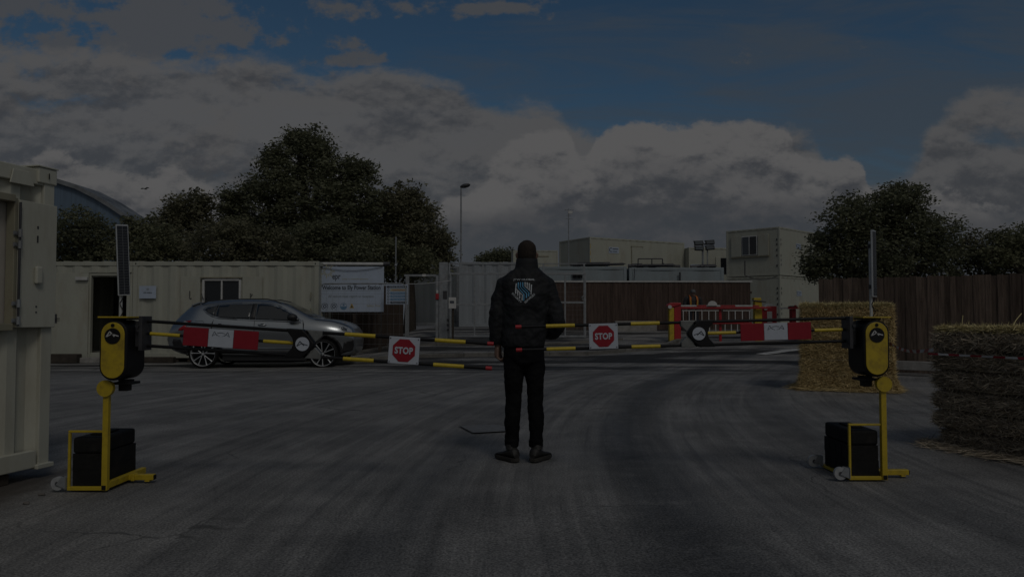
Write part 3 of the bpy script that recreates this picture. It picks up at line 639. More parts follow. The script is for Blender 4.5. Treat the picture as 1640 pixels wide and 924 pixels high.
# roller tube + slack cable on the top of the board
tb_ = MB(); tb_.cyl((X(511), .10, Zb(422.3)), (X(613), .10, Zb(422.8)), .048, n=14); tb_.build('top_tube', whitep, o_)
tb_ = MB(); tb_.cyl((X(613), .10, Zb(422.3)), (X(623), .10, Zb(422.6)), .06, n=12); tb_.box((X(509), .06, Zb(425.2)), (X(622), .14, Zb(424.3))); tb_.build('tube_bracket', darksteel, o_)
cbm = MB(); cbm.tube([(X(511)+(X(613)-X(511))*i/16, -.03, Zb(427+6.5*(1-((i-8)/8)**2))) for i in range(17)], .007, 5); cbm.build('slack_cable', darksteel, o_)

s_ = empty('rules_sign', (bxx(634, 21.6), 21.6, gz(bxx(634, 21.6), 21.6)), 0, 'small site rules sign with coloured rows on the mesh fence beside the welcome board', 'sign')
gs = s_.location; sx0 = bxx(618, 21.6)-gs.x; sx1 = bxx(653, 21.6)-gs.x; sz0 = bz(487.5, 21.6)-gs.z; sz1 = bz(455.5, 21.6)-gs.z
MB().box((sx0, 0, sz0), (sx1, .02, sz1)).build('panel', signw, s_)
hh = (sz1-sz0)/6.4
for i, mm in enumerate((ink, inkg, inkb, inkb, inkb, ink)):
    zc = sz1-.02-hh*(i+.55)
    MB().box((sx0+.02 if i == 0 else sx0+.12, -.003, zc-hh*.36), (sx1-.02, -.001, zc+hh*.36)).build('text_row', mm, s_)
    if i: m_ = MB(); ring(m_, sx0+.065, zc, hh*.38, .014, -.003, 12); m_.build('row_symbol', ink, s_)
text('SITE RULES', .09, signw, s_, ((sx0+sx1)/2, -.004, sz1-.02-hh*.55), ext=.0005, fit=(.4, .04))
for i, tx in enumerate(('WARNING', 'Safety boots', 'Hard hats', 'Hi-vis vests', 'Report first')): text(tx, .075, (red if i == 0 else signw), s_, ((sx0+sx1)/2+.04, -.004, sz1-.02-hh*(i+1.55)), ext=.0005, fit=(.34, .04))

def mesh_panel(u0, u1, v0, v1, Y, label, rz=0):
    a_ = bxx(u0, Y); b_ = bxx(u1, Y); g = gz((a_+b_)/2, Y); z0_, z1_ = bz(v1, Y)-g, bz(v0, Y)-g
    r_ = empty('mesh_fence_panel', ((a_+b_)/2, Y, g), rz, label, 'fence panel', 'temporary mesh fence panels'); h = (b_-a_)/2; c = .12
    fr = MB(); fr.tube([(-h, 0, z0_), (-h, 0, z1_-c), (-h+c*.3, 0, z1_-c*.3), (-h+c, 0, z1_), (h-c, 0, z1_), (h-c*.3, 0, z1_-c*.3), (h, 0, z1_-c), (h, 0, z0_)], .019, 8); fr.build('frame', steel, r_)
    m_ = MB(); n = int(2*h/.16)
    for i in range(1, n): x = -h+2*h*i/n; m_.cyl((x, 0, z0_+.1), (x, 0, z1_), .0016, n=3, caps=False)
    for i in range(6): zz = z0_+.15+(z1_-z0_-.15)*i/6; m_.cyl((-h, 0, zz), (h, 0, zz), .0025, n=3, caps=False)
    m_.build('wire_mesh', steel, r_); return r_
mesh_panel(513, 650, 454.2, 560, 21.0, 'grey tube-framed mesh panel standing in front of the welcome board')
# timber hoarding below and behind the board
def hoarding(name, x0, y0, x1, y1, zb0, zt0, zb1, zt1, m, label, bw=.15, jit=.03, cap=None, group=None, seed=1):
    rg = random.Random(seed); Lh = math.hypot(x1-x0, y1-y0); a_ = math.atan2(y1-y0, x1-x0)
    r_ = empty(name, (x0, y0, 0), a_, label, 'fence', group); n = int(Lh/bw); mb = MB()
    for i in range(n):
        t_ = i/n; zb_ = zb0+(zb1-zb0)*t_; zt_ = zt0+(zt1-zt0)*t_+rg.uniform(-jit, jit); yy = rg.uniform(-.004, .004)
        mb.box((i*bw+(.002 if i % 2 else -.012), yy+(.0 if i % 2 else .012), zb_), ((i+1)*bw+(-.002 if i % 2 else .012), yy+(.02 if i % 2 else .032), zt_))
    mb.build('boards', m, r_)
    rl = MB()
    for t_ in (.2, .8):
        z0_ = zb0+(zt0-zb0)*t_; z1_ = zb1+(zt1-zb1)*t_; rl.add([(0, .04, z0_), (Lh, .04, z1_), (Lh, .09, z1_), (0, .09, z0_), (0, .04, z0_+.08), (Lh, .04, z1_+.08), (Lh, .09, z1_+.08), (0, .09, z0_+.08)], [(3, 2, 1, 0), (4, 5, 6, 7), (0, 1, 5, 4), (1, 2, 6, 5), (2, 3, 7, 6), (3, 0, 4, 7)])
    rl.build('rails', m, r_)
    for i in range(max(2, int(Lh/2.4)+1)):
        x = min(Lh-.1, i*2.4); t_ = x/Lh; MB().box((x, .09, zb0+(zb1-zb0)*t_-.1), (x+.1, .19, zt0+(zt1-zt0)*t_-.1)).build('post', m, r_)
    if cap: MB().box((0, -.03, zt0-.0), (Lh, .1, zt0+.05)).build('capping', cap, r_)
    return r_
hoarding('timber_fence', bxx(505, 23.2), 23.2, bxx(652, 23.2), 23.2, -.1, bz(462, 23.2), .2, bz(458, 23.2), mat('brown_timber', (.055, .042, .034), .85, 0, .4, 2.5, .4, 12, stretch=(6, 6, .6), spec=.2), 'dark brown timber fence below the welcome board', seed=3)

# ------------------------------------------------------------------ site gates
GY = 25.0; gxx = lambda u: (u-820)/F*GY; gzz = lambda v, Y=GY: EYE+(511-v)/F*Y
gg = gz(gxx(710), GY)
gpst = empty('gate_post', (gxx(710), GY, gg), 0, 'thick pair of grey steel box posts between the small gate and the wide gate', 'gate post')
MB().box((gxx(703)-gxx(710), 0, -.05), (gxx(717)-gxx(710), .22, gzz(420)-gg)).build('box_post', steel, gpst, bev=.01)
MB().box((gxx(698)-gxx(710), -.06, -.05), (gxx(702.4)-gxx(710), .06, gzz(441)-gg)).build('side_post', steel, gpst, bev=.006)
MB().box((gxx(718.2)-gxx(710), .02, -.05), (gxx(720.8)-gxx(710), .10, gzz(421)-gg)).build('hinge_post', steel, gpst, bev=.006)
for v_ in (512, 520, 528): MB().box((gxx(716)-gxx(710), -.03, gzz(v_)-gg-.03), (gxx(720)-gxx(710), -.003, gzz(v_)-gg+.03)).build('hinge', darksteel, gpst, bev=.004)
MB().box((gxx(709.5)-gxx(710), -.012, gzz(479)-gg), (gxx(716)-gxx(710), -.002, gzz(466)-gg)).build('lock_plate', darksteel, gpst)
al = empty('alarm_point', (gxx(700.5), GY-.10, gzz(480)), 0, 'red call point with a white top on the grey gate post', 'alarm point')
MB().box((-.05, 0, 0), (.05, .05, .19)).build('red_box', redp, al, bev=.015); MB().box((-.035, .0, .195), (.035, .05, .29)).build('white_cap', whitep, al, bev=.01)
# small gate opening frame
pf_ = empty('goalpost', (gxx(652), GY, gg), 0, 'grey steel goalpost frame of the small side gate', 'gate frame')
MB().box((-.055, 0, -.05), (.055, .11, gzz(443)-gg)).build('upright', steel, pf_, bev=.006); MB().box((-.1, .0, gzz(443)-gg+.002), (gxx(698)-gxx(652), .09, gzz(439.5)-gg)).build('crossbar', steel, pf_, bev=.006)
MB().box((gxx(676)-gxx(652), -.012, gzz(443)-gg+.004), (gxx(682)-gxx(652), -.002, gzz(439)-gg)).build('tag_plate', whitep, pf_)
# thin antenna post and the white cord
an = MB(); an.cyl((0, 0, 0), (0, 0, gzz(379, 25.5)-gg), .022, n=8); an.sphere((0, 0, gzz(425, 25.5)-gg), .05, 8, 6)
ao = an.build('thin_pole', steel, None, (bxx(633.5, 25.5), 25.5, gg)); tag(ao, 'thin grey pole rising above the small rules sign', 'pole')
cd_ = MB(); cd_.tube([px(652+(722-652)*i/10, 455-5.5*i/10+1.5*math.sin(math.pi*i/10), 21.0+4*i/10) for i in range(11)], .011, 5); tag(cd_.build('cord', whitep), 'pale cord strung from the mesh panel to the grey gate post', 'cord')
# wide gate leaf
def gate_leaf(u0, u1, vt, vm, label, mids=(), Y=GY, vb=538):
    gx0 = (u0-820)/F*Y; gx1 = (u1-820)/F*Y; r_ = empty('steel_gate', ((gx0+gx1)/2, Y, gg), 0, label, 'gate', 'steel site gates'); c = (gx0+gx1)/2
    f = MB(); t_ = .03; zt = gzz(vt, Y)-gg; zb_ = .02; zm = gzz(vm, Y)-gg
    for u in (u0, u1): x = (u-820)/F*Y-c; f.box((x-t_, -t_, zb_), (x+t_, t_, zt+t_))
    for zz in (zt, zm, zb_+.04): f.box((gx0-c+t_, -t_*.9, zz-t_), (gx1-c-t_, t_*.9, zz+t_))
    f.build('frame', steel, r_, bev=.004); b2 = MB()
    for u in mids: x = (u-820)/F*Y-c; b2.box((x-.024, -.024, zb_+.07), (x+.024, .024, zt-t_))
    b2.build('upright_bars', steel, r_)
    m_ = MB(); n = int((gx1-gx0)/.12)
    for i in range(1, n): x = gx0-c+(gx1-gx0)*i/n; m_.cyl((x, -.026, zb_), (x, -.026, zt), .002, n=3, caps=False)
    for i in range(14): zz = zb_+(zt-zb_)*i/14; m_.cyl((gx0-c, -.026, zz), (gx1-c, -.026, zz), .0018, n=3, caps=False)
    m_.build('wire_mesh', steel, r_); return r_
gate_leaf(721.5, 842, 438.5, 488, 'wide grey steel gate leaf left of the man', (760,), vb=540)
g2 = gate_leaf(846, 937, 438.5, 484.5, 'grey steel gate leaf with a latch loop right of the man', (905,), GY-.2)
lt = MB(); cxl = (846+937)/2; lt.tube([((936-cxl)/F*24.8, -.04, gzz(474, 24.8)-gg), ((932-cxl)/F*24.8, -.07, gzz(475, 24.8)-gg), ((932-cxl)/F*24.8, -.07, gzz(480, 24.8)-gg), ((936-cxl)/F*24.8, -.04, gzz(481, 24.8)-gg)], .014, 6); lt.build('latch_loop', steel, g2)
top_ = empty('gate_top_rail', (gxx(820), GY+.25, gg), 0, 'raised grey mesh rail with short posts along the top of the gates', 'rail')
m_ = MB(); m_.box((gxx(721)-gxx(820), 0, gzz(422)-gg), (gxx(940)-gxx(820), .05, gzz(420.6)-gg)); m_.build('rail', steel, top_)
for u in (773, 800, 871, 937):
    m_ = MB(); m_.box((gxx(u)-gxx(820)-.025, .004, gzz(439)-gg if u != 937 else 0), (gxx(u)-gxx(820)+.025, .046, gzz(422.1)-gg)); m_.build('short_post', steel, top_)
m_ = MB()
for i in range(70): x = gxx(722)-gxx(820)+i*(gxx(937)-gxx(722))/70; m_.cyl((x, .02, gzz(438)-gg), (x, .02, gzz(421)-gg), .002, n=3, caps=False)
for i in range(4): m_.cyl((gxx(722)-gxx(820), .02, gzz(436-4*i)-gg), (gxx(937)-gxx(820), .02, gzz(436-4*i)-gg), .002, n=3, caps=False)
m_.build('wire_mesh', steel, top_)
# keypad box on a little post
kp = empty('keypad_post', (gxx(728), GY-.7, gz(gxx(728), GY-.7)), 0, 'small white control box on a thin post in front of the wide gate', 'control box')
kz = gzz(488, GY-.7)-kp.location.z
MB().box((-.03, 0, -.05), (.03, .05, kz-.1)).build('post', woodd, kp); MB().box((-.13, -.05, kz-.12), (.10, .0, kz+.22)).build('box', whitep, kp, bev=.01); MB().box((-.09, -.056, kz+.04), (.04, -.051, kz+.12)).build('panel', ink, kp)

# ------------------------------------------------------------------ containers on the raised yard
def at(u, Y): return (u-820)/F*Y
gC = gz(2, 32)
GCN = 'single-storey containers behind the gates'
container('storage_container', at(862, 32)-at(735, 32), 2.44, 2.6, (at(735, 32), 32, gC), 0, 'grey corrugated storage container behind the gate, just left of the man', 'container', greyc, greyc, GCN, .5, castings=False)
container('storage_container', at(735, 36)-at(655, 36), 2.44, 2.7, (at(655, 36), 36, gC), R(2), 'dark grey container seen through the small side gate', 'container', mat('dark_grey_paint', (.13, .145, .155), .6, 0, .2, 1, stretch=(1, 1, .3)), steel, GCN, .9, castings=False)
container('storage_container', at(1004, 32)-at(864, 32), 2.44, 2.42, (at(864, 32), 32, gC), 0, 'pale blue-grey container with a dark vent, above the timber fence right of the man', 'container', bluec, bluec, GCN, 1.8, depth=.02, castings=False)
container('storage_container', at(1160, 32)-at(1008, 32), 2.44, 2.38, (at(1008, 32), 32, gC), 0, 'pale blue-grey container carrying a black frame on its roof', 'container', bluec, bluec, GCN, 1.6, depth=.02, castings=False)
vt = empty('wall_vent', (at(925, 31.95), 31.95, gzz(443, 32)), 0, 'dark louvred vent on the pale container right of the man', 'vent')
MB().box((-.2, -.02, -.06), (.2, .04, .12)).build('louvre', blk, vt, bev=.004); MB().box((-.22, -.04, .125), (.22, .04, .15)).build('hood', steel, vt)
# clutter lying on the roofs: pipes and boards
for i, (u0, u1, v_) in enumerate(((896, 1003, 422.5), (1009, 1110, 424.5), (1112, 1150, 425.5))):
    mb = MB(); rg = random.Random(i)
    for j in range(7):
        a_ = u0+rg.random()*(u1-u0)*.6; b_ = min(u1, a_+15+rg.random()*(u1-u0)*.6); h_ = .02+.03*(j % 3)
        mb.cyl((at(a_, 32), 32.15+.12*j, gzz(v_, 32)+rg.uniform(-.0, .03)-.02), (at(b_, 32), 32.15+.12*j, gzz(v_, 32)+rg.uniform(-.0, .04)), h_, n=6)
    tag(mb.build('roof_pipes', darksteel), ('bundle of dark pipes on the roof of the vented pale container', 'bundle of dark pipes on the roof below the black frame', 'short bundle of dark pipes on the roof end below the floodlights')[i], 'pipes', 'pipes stored on the container roofs')
rf = MB(); yy = 32.3
for a_, b_ in (((1022, 427), (1022, 414.5)), ((1022, 414.5), (1061, 414.5)), ((1061, 414.5), (1061, 423)), ((1044, 414.5), (1044, 427)), ((1061, 421), (1066, 425))): rf.cyl(px(*a_, yy), px(*b_, yy), .022, n=6)
tag(rf.build('roof_frame', darksteel), 'thin black tubular frame standing on the pale container roof', 'frame')
wv = MB(); wv.cyl(px(1089, 452, 31.9), px(1089, 436, 31.9), .035, n=8); tag(wv.build('vent_pipe', darksteel), 'short dark pipe rising above the timber fence', 'pipe')
dc = MB(); dc.tube([px(1016, 430, 31.9), px(1016.5, 440, 31.9), px(1015, 452, 31.9)], .014, 5); tag(dc.build('cable', darksteel), 'thin dark cable hanging down the pale container with the roof frame', 'cable')
tk = MB(); a0 = at(985, 27.5)
# reddish timber fence
FY = 28.0; fb = .6
hoarding('timber_fence', at(846, FY), FY, at(1205, FY), FY, .5, gzz(452, FY), .5, gzz(452.5, FY), woodr, 'reddish brown timber fence behind the red swing barrier', .11, .0, whitep, seed=5)
pl_ = MB().box((0, 0, 0), (at(1052, 27.3)-at(985, 27.3), .3, .36)).build('concrete_block', conc, None, bev=.02); pl_.location = (at(985, 27.3), 27.3, gz(4.2, 27.3)-.02); tag(pl_, 'long low dark concrete block at the foot of the reddish fence', 'block')

def cabin(u0, u1, uc, vtop, H, Y, rz, L, D, label, group, marks=True, win=None, door=None, name='stacked_cabin', zt=None, shutters=False):
    """corner uc at depth Y; long side to the right turned by rz, end face to the left"""
    zt_ = EYE+(511-vtop)/F*Y; z0_ = zt_-H; r_ = empty(name, (at(uc, Y), Y, z0_), rz, label, 'cabin', group)
    w_ = MB(); w_.box((0.02, .02, .02), (L-.02, D-.02, H-.03)); w_.build('wall', cream, r_)
    f = MB()
    for x in (0, L-.1):
        for y in (0, D-.1): f.box((x, y, 0), (x+.1, y+.1, H))
    for zz in (0, H-.11):
        f.box((.1, 0, zz), (L-.1, .05, zz+.105)); f.box((.1, D-.05, zz), (L-.1, D, zz+.105)); f.box((0, .1, zz), (.05, D-.1, zz+.105)); f.box((L-.05, .1, zz), (L, D-.1, zz+.105))
    f.build('frame', cream, r_, bev=.01)
    s = MB(); n = int(L/.55)
    for i in range(n): s.box((.25+i*(L-.5)/n, -.004, H-.085), (.25+i*(L-.5)/n+.2, -.001, H-.055))
    n = int(D/.4)
    for i in range(n): s.box((-.004, .2+i*(D-.4)/n, H-.085), (-.001, .2+i*(D-.4)/n+.2, H-.055))
    s.build('roof_slots', creamd, r_); return r_
GS = 'stacked cream cabins at the back'
K1 = cabin(889, 1104, 945, 379, 2.6, 47, R(30), 7.4, 3.3, 'long cream cabin beneath the aerial mast, on the upper storey', GS)
dm = MB().box((1.15, .0-.03, .0), (1.15+.01, -.012, .01)); 
K1d = MB().box((3.15, -.02, .1), (3.95, .015, 2.15)).build('door', cream, K1, bev=.01)
MB().box((3.08, -.03, 2.16), (4.02, .0, 2.20)).build('door_lintel', creamd, K1); MB().box((3.10, -.012, .1), (3.13, .018, 2.15)).build('door_jamb', creamd, K1)
kl = MB(); [kl.box((x, -.006, zz), (x+.03, .018, zz+.3)) for x in (.02,) for zz in (.2, .6, 1.0, 1.5, 1.9)]; kl.build('edge_marks', inky, K1)
def cabin_mark(root, x, z_, s=1.0, yb=.017, face='x'):
    if face == 'x':
        MB().box((x, yb-.02, z_), (x+.75*s, yb, z_+.36*s)).build('company_plate', signw, root); text('C', .34*s, ink, root, (x+.13*s, yb-.022, z_+.18*s), bold=.008)
        MB().box((x+.28*s, yb-.023, z_+.22*s), (x+.7*s, yb-.021, z_+.28*s)).build('plate_line', ink, root); MB().box((x+.28*s, yb-.023, z_+.08*s), (x+.62*s, yb-.021, z_+.13*s)).build('plate_line', ink, root)
cabin_mark(K1, 1.4, 1.7)
K2 = cabin(822, 889, 822, 400.5, 2.6, 60, R(4), 3.4, 2.4, 'small distant cream cabin just right of the head of the man', GS); MB().box((1.9, -.01, 2.1), (2.7, .018, 2.2)).build('roof_vent', creamd, K2); 
K3 = cabin(1104, 1172, 1104, 396, 2.6, 50, R(8), 2.75, 2.4, 'cream cabin with a small shuttered window behind the floodlights', GS)
MB().box((2.1, -.03, .95), (2.5, .015, 1.95)).build('window', glass, K3, bev=.01); MB().box((1.75, -.04, .9), (2.07, .015, 2.0)).build('window_shutter', cream, K3, bev=.01); cabin_mark(K3, .1, 1.2, .9)
rzK = R(27)
def cab_corner(vtop, label, H, seed):
    r_ = cabin(1169, 1320, 1250, vtop, H, 42.5, R(45), 6.06, 3.2, label, GS)
    return r_
K4 = cab_corner(362.5, 'upper of the two stacked cream cabins at the right, with an open shuttered window', 2.6, 1)
K5 = cab_corner(441.5, 'lower of the two stacked cream cabins at the right, behind the red posts', 2.58, 2)
for k_ in (K4, K5):
    # side plate with company panel and door edge marks
    cabin_mark(k_, 1.95, 1.55, .75)
    v = MB(); [v.box((.12, -.004, zz), (.17, .0, zz+.12)) for zz in (.5, .75, 1.0, 1.6, 1.85)]; [v.box((-.004, .14, zz), (0, .20, zz+.12)) for zz in (.45, 1.0, 1.3, 1.6, 1.85)]
    v.build('stencil_marks', darksteel, k_)
def endbox(y0, y1, z0_, z1_, x0, x1, name, m, par, bev=.01): return MB().box((x0, y0, z0_), (x1, y1, z1_)).build(name, m, par, bev=bev)
wy0, wy1 = 2.05, 2.95    # distance from the corner along the end face
win_ = endbox(1.28, 2.22, 1.15, 2.22, -.05, -.0, 'window', whitep, K4)
endbox(1.33, 1.72, 1.2, 2.17, -.065, -.052, 'right_pane', glass, win_); endbox(1.78, 2.17, 1.2, 2.17, -.065, -.052, 'left_pane', glassr, win_)
endbox(.62, 1.24, 1.1, 2.25, -.07, -.01, 'window_shutter', cream, K4); endbox(2.26, 2.85, 1.1, 2.25, -.07, -.01, 'window_shutter', cream, K4); endbox(.58, 2.9, 1.04, 1.08, -.09, -.0, 'window_sill', creamd, K4)
wc = MB(); wc.tube([px(1193+i*6, 441+7*math.sin(math.pi*i/9), 41.9) for i in range(10)], .02, 5); wc.cyl(px(1193, 441, 41.9), px(1193, 418, 41.9), .03, n=6); tag(wc.build('cable', darksteel), 'dark slack cable across the lower right stacked cabin', 'cable')

# lamp column, aerial, floodlights
lc = empty('street_lamp', (at(738, 45), 45, .3), 0, 'tall slim lamp column against the sky left of the man', 'street lamp')
MB().cyl((0, 0, 0), (0, 0, 1.3), .085, n=10).build('base', steel, lc)
MB().cyl((0, 0, 1.3), (0, 0, gzz(299, 45)-.3), .06, .04, n=10).build('column', steel, lc)
lh = MB(); lh.tube([(-.05, 0, gzz(299, 45)-.3), (.05, 0, gzz(298, 45)-.3), (.2, 0, gzz(297, 45)-.3), (.42, 0, gzz(295.6, 45)-.3), (.52, 0, gzz(295, 45)-.3)], 1, 10, [(.05, .05), (.08, .1), (.11, .14), (.08, .12), (.02, .04)]); lh.build('lamp_head', darksteel, lc)
am = empty('aerial_mast', (at(911, 45.5), 45.5, 3.2), 0, 'thin aerial mast with crossed antennas above the long cream cabin', 'aerial')
tz = lambda v: gzz(v, 45.5)-3.2
MB().cyl((0, 0, 0), (0, 0, tz(334)), .028, n=8).build('mast', steel, am)
m_ = MB(); m_.cyl((-.22, 0, tz(336)), (.3, 0, tz(336)), .014, n=6); m_.cyl((-.13, -.02, tz(345)), (.13, -.02, tz(345)), .012, n=6); m_.cyl((-.2, 0, tz(350)), (.25, 0, tz(350)), .012, n=6); [m_.cyl((x, -.1, tz(336)), (x, .1, tz(336)), .008, n=5) for x in (-.2, -.1, .1, .2, .28)]; m_.build('antenna', steel, am)
MB().box((-.02, -.05, tz(342)), (.22, .05, tz(337.5))).build('antenna_box', whitep, am)
fl = empty('floodlight_tower', (at(1128, 38), 38, gz(9, 38)), 0, 'portable mast with four black floodlights above the pale containers', 'floodlight')
fz = lambda v: gzz(v, 38)-fl.location.z
m_ = MB(); m_.cyl((-.05, 0, 0), (-.05, 0, fz(388)), .05, n=8); m_.cyl((.17, 0, 0), (.17, 0, fz(396)), .03, n=8); m_.build('mast', steel, fl)
MB().box((-.42, -.03, fz(392)), (.42, .03, fz(390))).build('crossbar', darksteel, fl)
for (x, v_) in ((-.27, 389.5), (.27, 388.5), (-.25, 398), (.27, 397)):
    q = MB(); mm = Matrix.Translation((x, -.1, fz(v_))) @ Matrix.Rotation(R(-12), 4, 'X') @ Matrix.Rotation(R(random.uniform(-6, 6)), 4, 'Y'); q.box((-.21, -.06, -.10), (.21, .07, .10), mm); q.box((-.23, .02, .105), (.23, .12, .13), mm)
    k_ = q.build('floodlight', black, fl, bev=.015); MB().box((-.17, -.066, -.075), (.17, -.062, .075), mm).build('lens', glassr, k_)

# ------------------------------------------------------------------ red swing barrier in the distance
RY = 24.0; rg0 = gz(5.5, RY)
rz_ = lambda v, Y=RY: gzz(v, Y)-rg0
rb = empty('height_barrier', (at(1080, RY), RY, rg0), 0, 'red and white boom barrier with a hanging white-barred skirt in the middle distance', 'barrier')
RX = lambda u: at(u, RY)-at(1080, RY)
MB().box((RX(1079.5), 0, 0), (RX(1090.5), .22, rz_(488))).build('pillar', redp, rb, bev=.012)
MB().box((RX(1071.5), -.035, 0), (RX(1079), .19, rz_(493))).build('yellow_panel', yellow, rb, bev=.01)
MB().prism([(RX(1068), rz_(490)), (RX(1071), rz_(486)), (RX(1078), rz_(484.5)), (RX(1090.5), rz_(485)), (RX(1090.5), rz_(488)+.003), (RX(1076), rz_(492))], -.04, .24).build('pillar_cap', redp, rb, bev=.01)
MB().cyl((RX(1072), -.10, rz_(491.5)), (RX(1072), -.036, rz_(491.5)), .055, n=14).build('pivot_cap', whitep, rb)
bm_ = MB().box((RX(1090.5), .04, rz_(494.5)), (RX(1236), .13, rz_(491.3))).build('boom', redp, rb, bev=.008)
for i, (a_, b_) in enumerate(((1091, 1116), (1132, 1154), (1178, 1206))): MB().box((RX(a_), .03, rz_(491)), (RX(b_), .12, rz_(488.6))).build('white_sleeve', whitep, rb, bev=.006)
for a_, b_ in ((1116.2, 1131.8), (1154.2, 1177.8), (1206.2, 1216)): MB().box((RX(a_), .03, rz_(491)), (RX(b_), .12, rz_(488.8))).build('red_sleeve', redp, rb, bev=.006)
m_ = MB(); disc(m_, RX(1141), rz_(489.5), .145, .0, 14, 0, math.pi); m_.prism([(RX(1141)+math.cos(math.pi*i/12)*.145, rz_(489.5)+math.sin(math.pi*i/12)*.145) for i in range(13)], -.01, .025); m_.build('half_disc', whitep, rb)
m_ = MB()
for u in (1095, 1104.5, 1115, 1125, 1136, 1147, 1168, 1178.5, 1190, 1201.5): m_.box((RX(u)-.012, .07, rz_(516)), (RX(u)+.012, .095, rz_(497)))
m_.box((RX(1093), .068, rz_(498)), (RX(1152), .097, rz_(497)+.004)); m_.box((RX(1159), .068, rz_(498)), (RX(1203), .097, rz_(497)+.004)); m_.build('skirt_bars', whitep, rb)
m_ = MB(); m_.box((RX(1091), .05, rz_(518.5)), (RX(1205), .11, rz_(516)-.002)); m_.build('lower_rail', redp, rb)
m_ = MB()
for u in (1137, 1147, 1162, 1172, 1182): m_.box((RX(u)-.012, .07, rz_(530)), (RX(u)+.012, .095, rz_(519)))
m_.box((RX(1135), .06, rz_(531)), (RX(1184), .10, rz_(530)-.003)); m_.build('lower_bars', whitep, rb)
MB().box((RX(1153.5), .14, 0), (RX(1157.5), .20, rz_(495))).build('rest_post', redp, rb, bev=.006)
yp = empty('bollard', (at(1213, RY+.3), RY+.3, rg0), 0, 'yellow square post at the right end of the red boom', 'bollard')
MB().box((-.11, -.1, 0), (.11, .1, gzz(482, RY+.3)-rg0)).build('post', yellow, yp, bev=.01); MB().box((-.14, -.13, gzz(482, RY+.3)-rg0+.002), (.08, .1, gzz(477, RY+.3)-rg0)).build('head', yellow, yp, bev=.012); MB().cyl((-.2, -.12, gzz(481, RY+.3)-rg0), (.22, -.12, gzz(483.5, RY+.3)-rg0), .02, n=8).build('lever', darksteel, yp)
def redpost(u0, u1, v0, v1, Y, label, name='barrier_cabinet'):
    r_ = empty(name, ((at(u0, Y)+at(u1, Y))/2, Y, rg0), 0, label, 'barrier post', 'red barrier posts'); h = (at(u1, Y)-at(u0, Y))/2; zt = gzz(v0, Y)-rg0
    MB().box((-h, 0, -.05), (h, .25, zt)).build('cabinet', redp, r_, bev=.015); return r_, h, zt
r1, h1, z1_ = redpost(1220, 1244, 490.5, 540, 24.6, 'red barrier cabinet with a white triangular top')
MB().prism([(-h1*.62, z1_+.004), (h1+.01, z1_+.004), (h1*.3, z1_+.085), (0, z1_+.085)], .02, .2).build('triangular_top', whitep, r1)
MB().box((-h1*.3, -.008, z1_-.5), (h1*.35, -.002, z1_-.16)).build('white_door', whitep, r1); MB().cyl((-h1*.55, -.06, z1_-.06), (-h1*.55, -.003, z1_-.06), .06, n=14).build('pivot_cap', whitep, r1)
r2, h2, z2_ = redpost(1268, 1275, 495, 540, 24.8, 'slim red barrier post between the white-topped cabinet and the tall straw bale', 'barrier_post')
MB().box((-h2*1.6, -.04, z2_+.004), (h2*1.6, .2, z2_+.10)).build('post_head', darksteel, r2, bev=.01)
b2_ = empty('small_boom', (at(1246, 24.5), 24.5, rg0), 0, 'short red and white boom beside the tall straw bale', 'barrier'); q_ = lambda u: at(u, 24.5)-at(1246, 24.5); zq = lambda v: gzz(v, 24.5)-rg0
MB().box((0, 0, zq(494.6)), (q_(1262), .08, zq(492.4))).build('white_section', whitep, b2_, bev=.005); MB().box((q_(1262)+.003, 0, zq(494.8)), (q_(1294), .08, zq(491.8))).build('red_section', redp, b2_, bev=.005)
MB().box((q_(1292), -.03, zq(491.8)+.003), (q_(1304), .1, zq(487.5))).build('red_end_block', redp, b2_, bev=.01); MB().box((q_(1273), -.0, zq(492)+.01), (q_(1276), .06, zq(488.5))).build('red_light', redp, b2_, bev=.01); MB().box((q_(1300), .0, -.05), (q_(1303), .08, zq(492)-.003)).build('rest_post', redp, b2_)

# kerbs that cross the middle distance
def kerb(pts, label, h=.10, w_=.14, m=mat('dirty_kerb', (.13, .125, .115), .9, 0, .35, 3, .4, 40, (.05, .045, .04), .8)):
    mb = MB(); P_ = [Vector(p) for p in pts]
    for i in range(len(P_)-1):
        a_, b_ = P_[i], P_[i+1]; n = max(1, int((b_-a_).length/.9)); d = (b_-a_)/n; pr = Vector((-d.y, d.x, 0)).normalized()*w_
        for j in range(n):
            s = a_+d*j; e = a_+d*(j+1)*1.0-d.normalized()*.008
            zs, ze = gz(s.x, s.y), gz(e.x, e.y)
            vs = [s+Vector((0, 0, zs-.1)), e+Vector((0, 0, ze-.1)), e+pr+Vector((0, 0, ze-.1)), s+pr+Vector((0, 0, zs-.1)), s+Vector((0, 0, zs+h)), e+Vector((0, 0, ze+h)), e+pr+Vector((0, 0, ze+h)), s+pr+Vector((0, 0, zs+h))]
            mb.add(vs, [(3, 2, 1, 0), (4, 5, 6, 7), (0, 1, 5, 4), (1, 2, 6, 5), (2, 3, 7, 6), (3, 0, 4, 7)])
    o = mb.build('kerb', m, bev=.012); o['kind'] = 'structure'; return o
kerb([(-4.6, 19.6, 0), (-2.5, 20.6, 0), (0, 21.0, 0), (2.0, 21.1, 0), (4.2, 22.4, 0), (5.2, 24.2, 0)], '')
kerb([(-4.8, 22.6, 0), (-2.2, 23.2, 0), (1.5, 23.4, 0), (3.4, 24.4, 0)], '', .07)
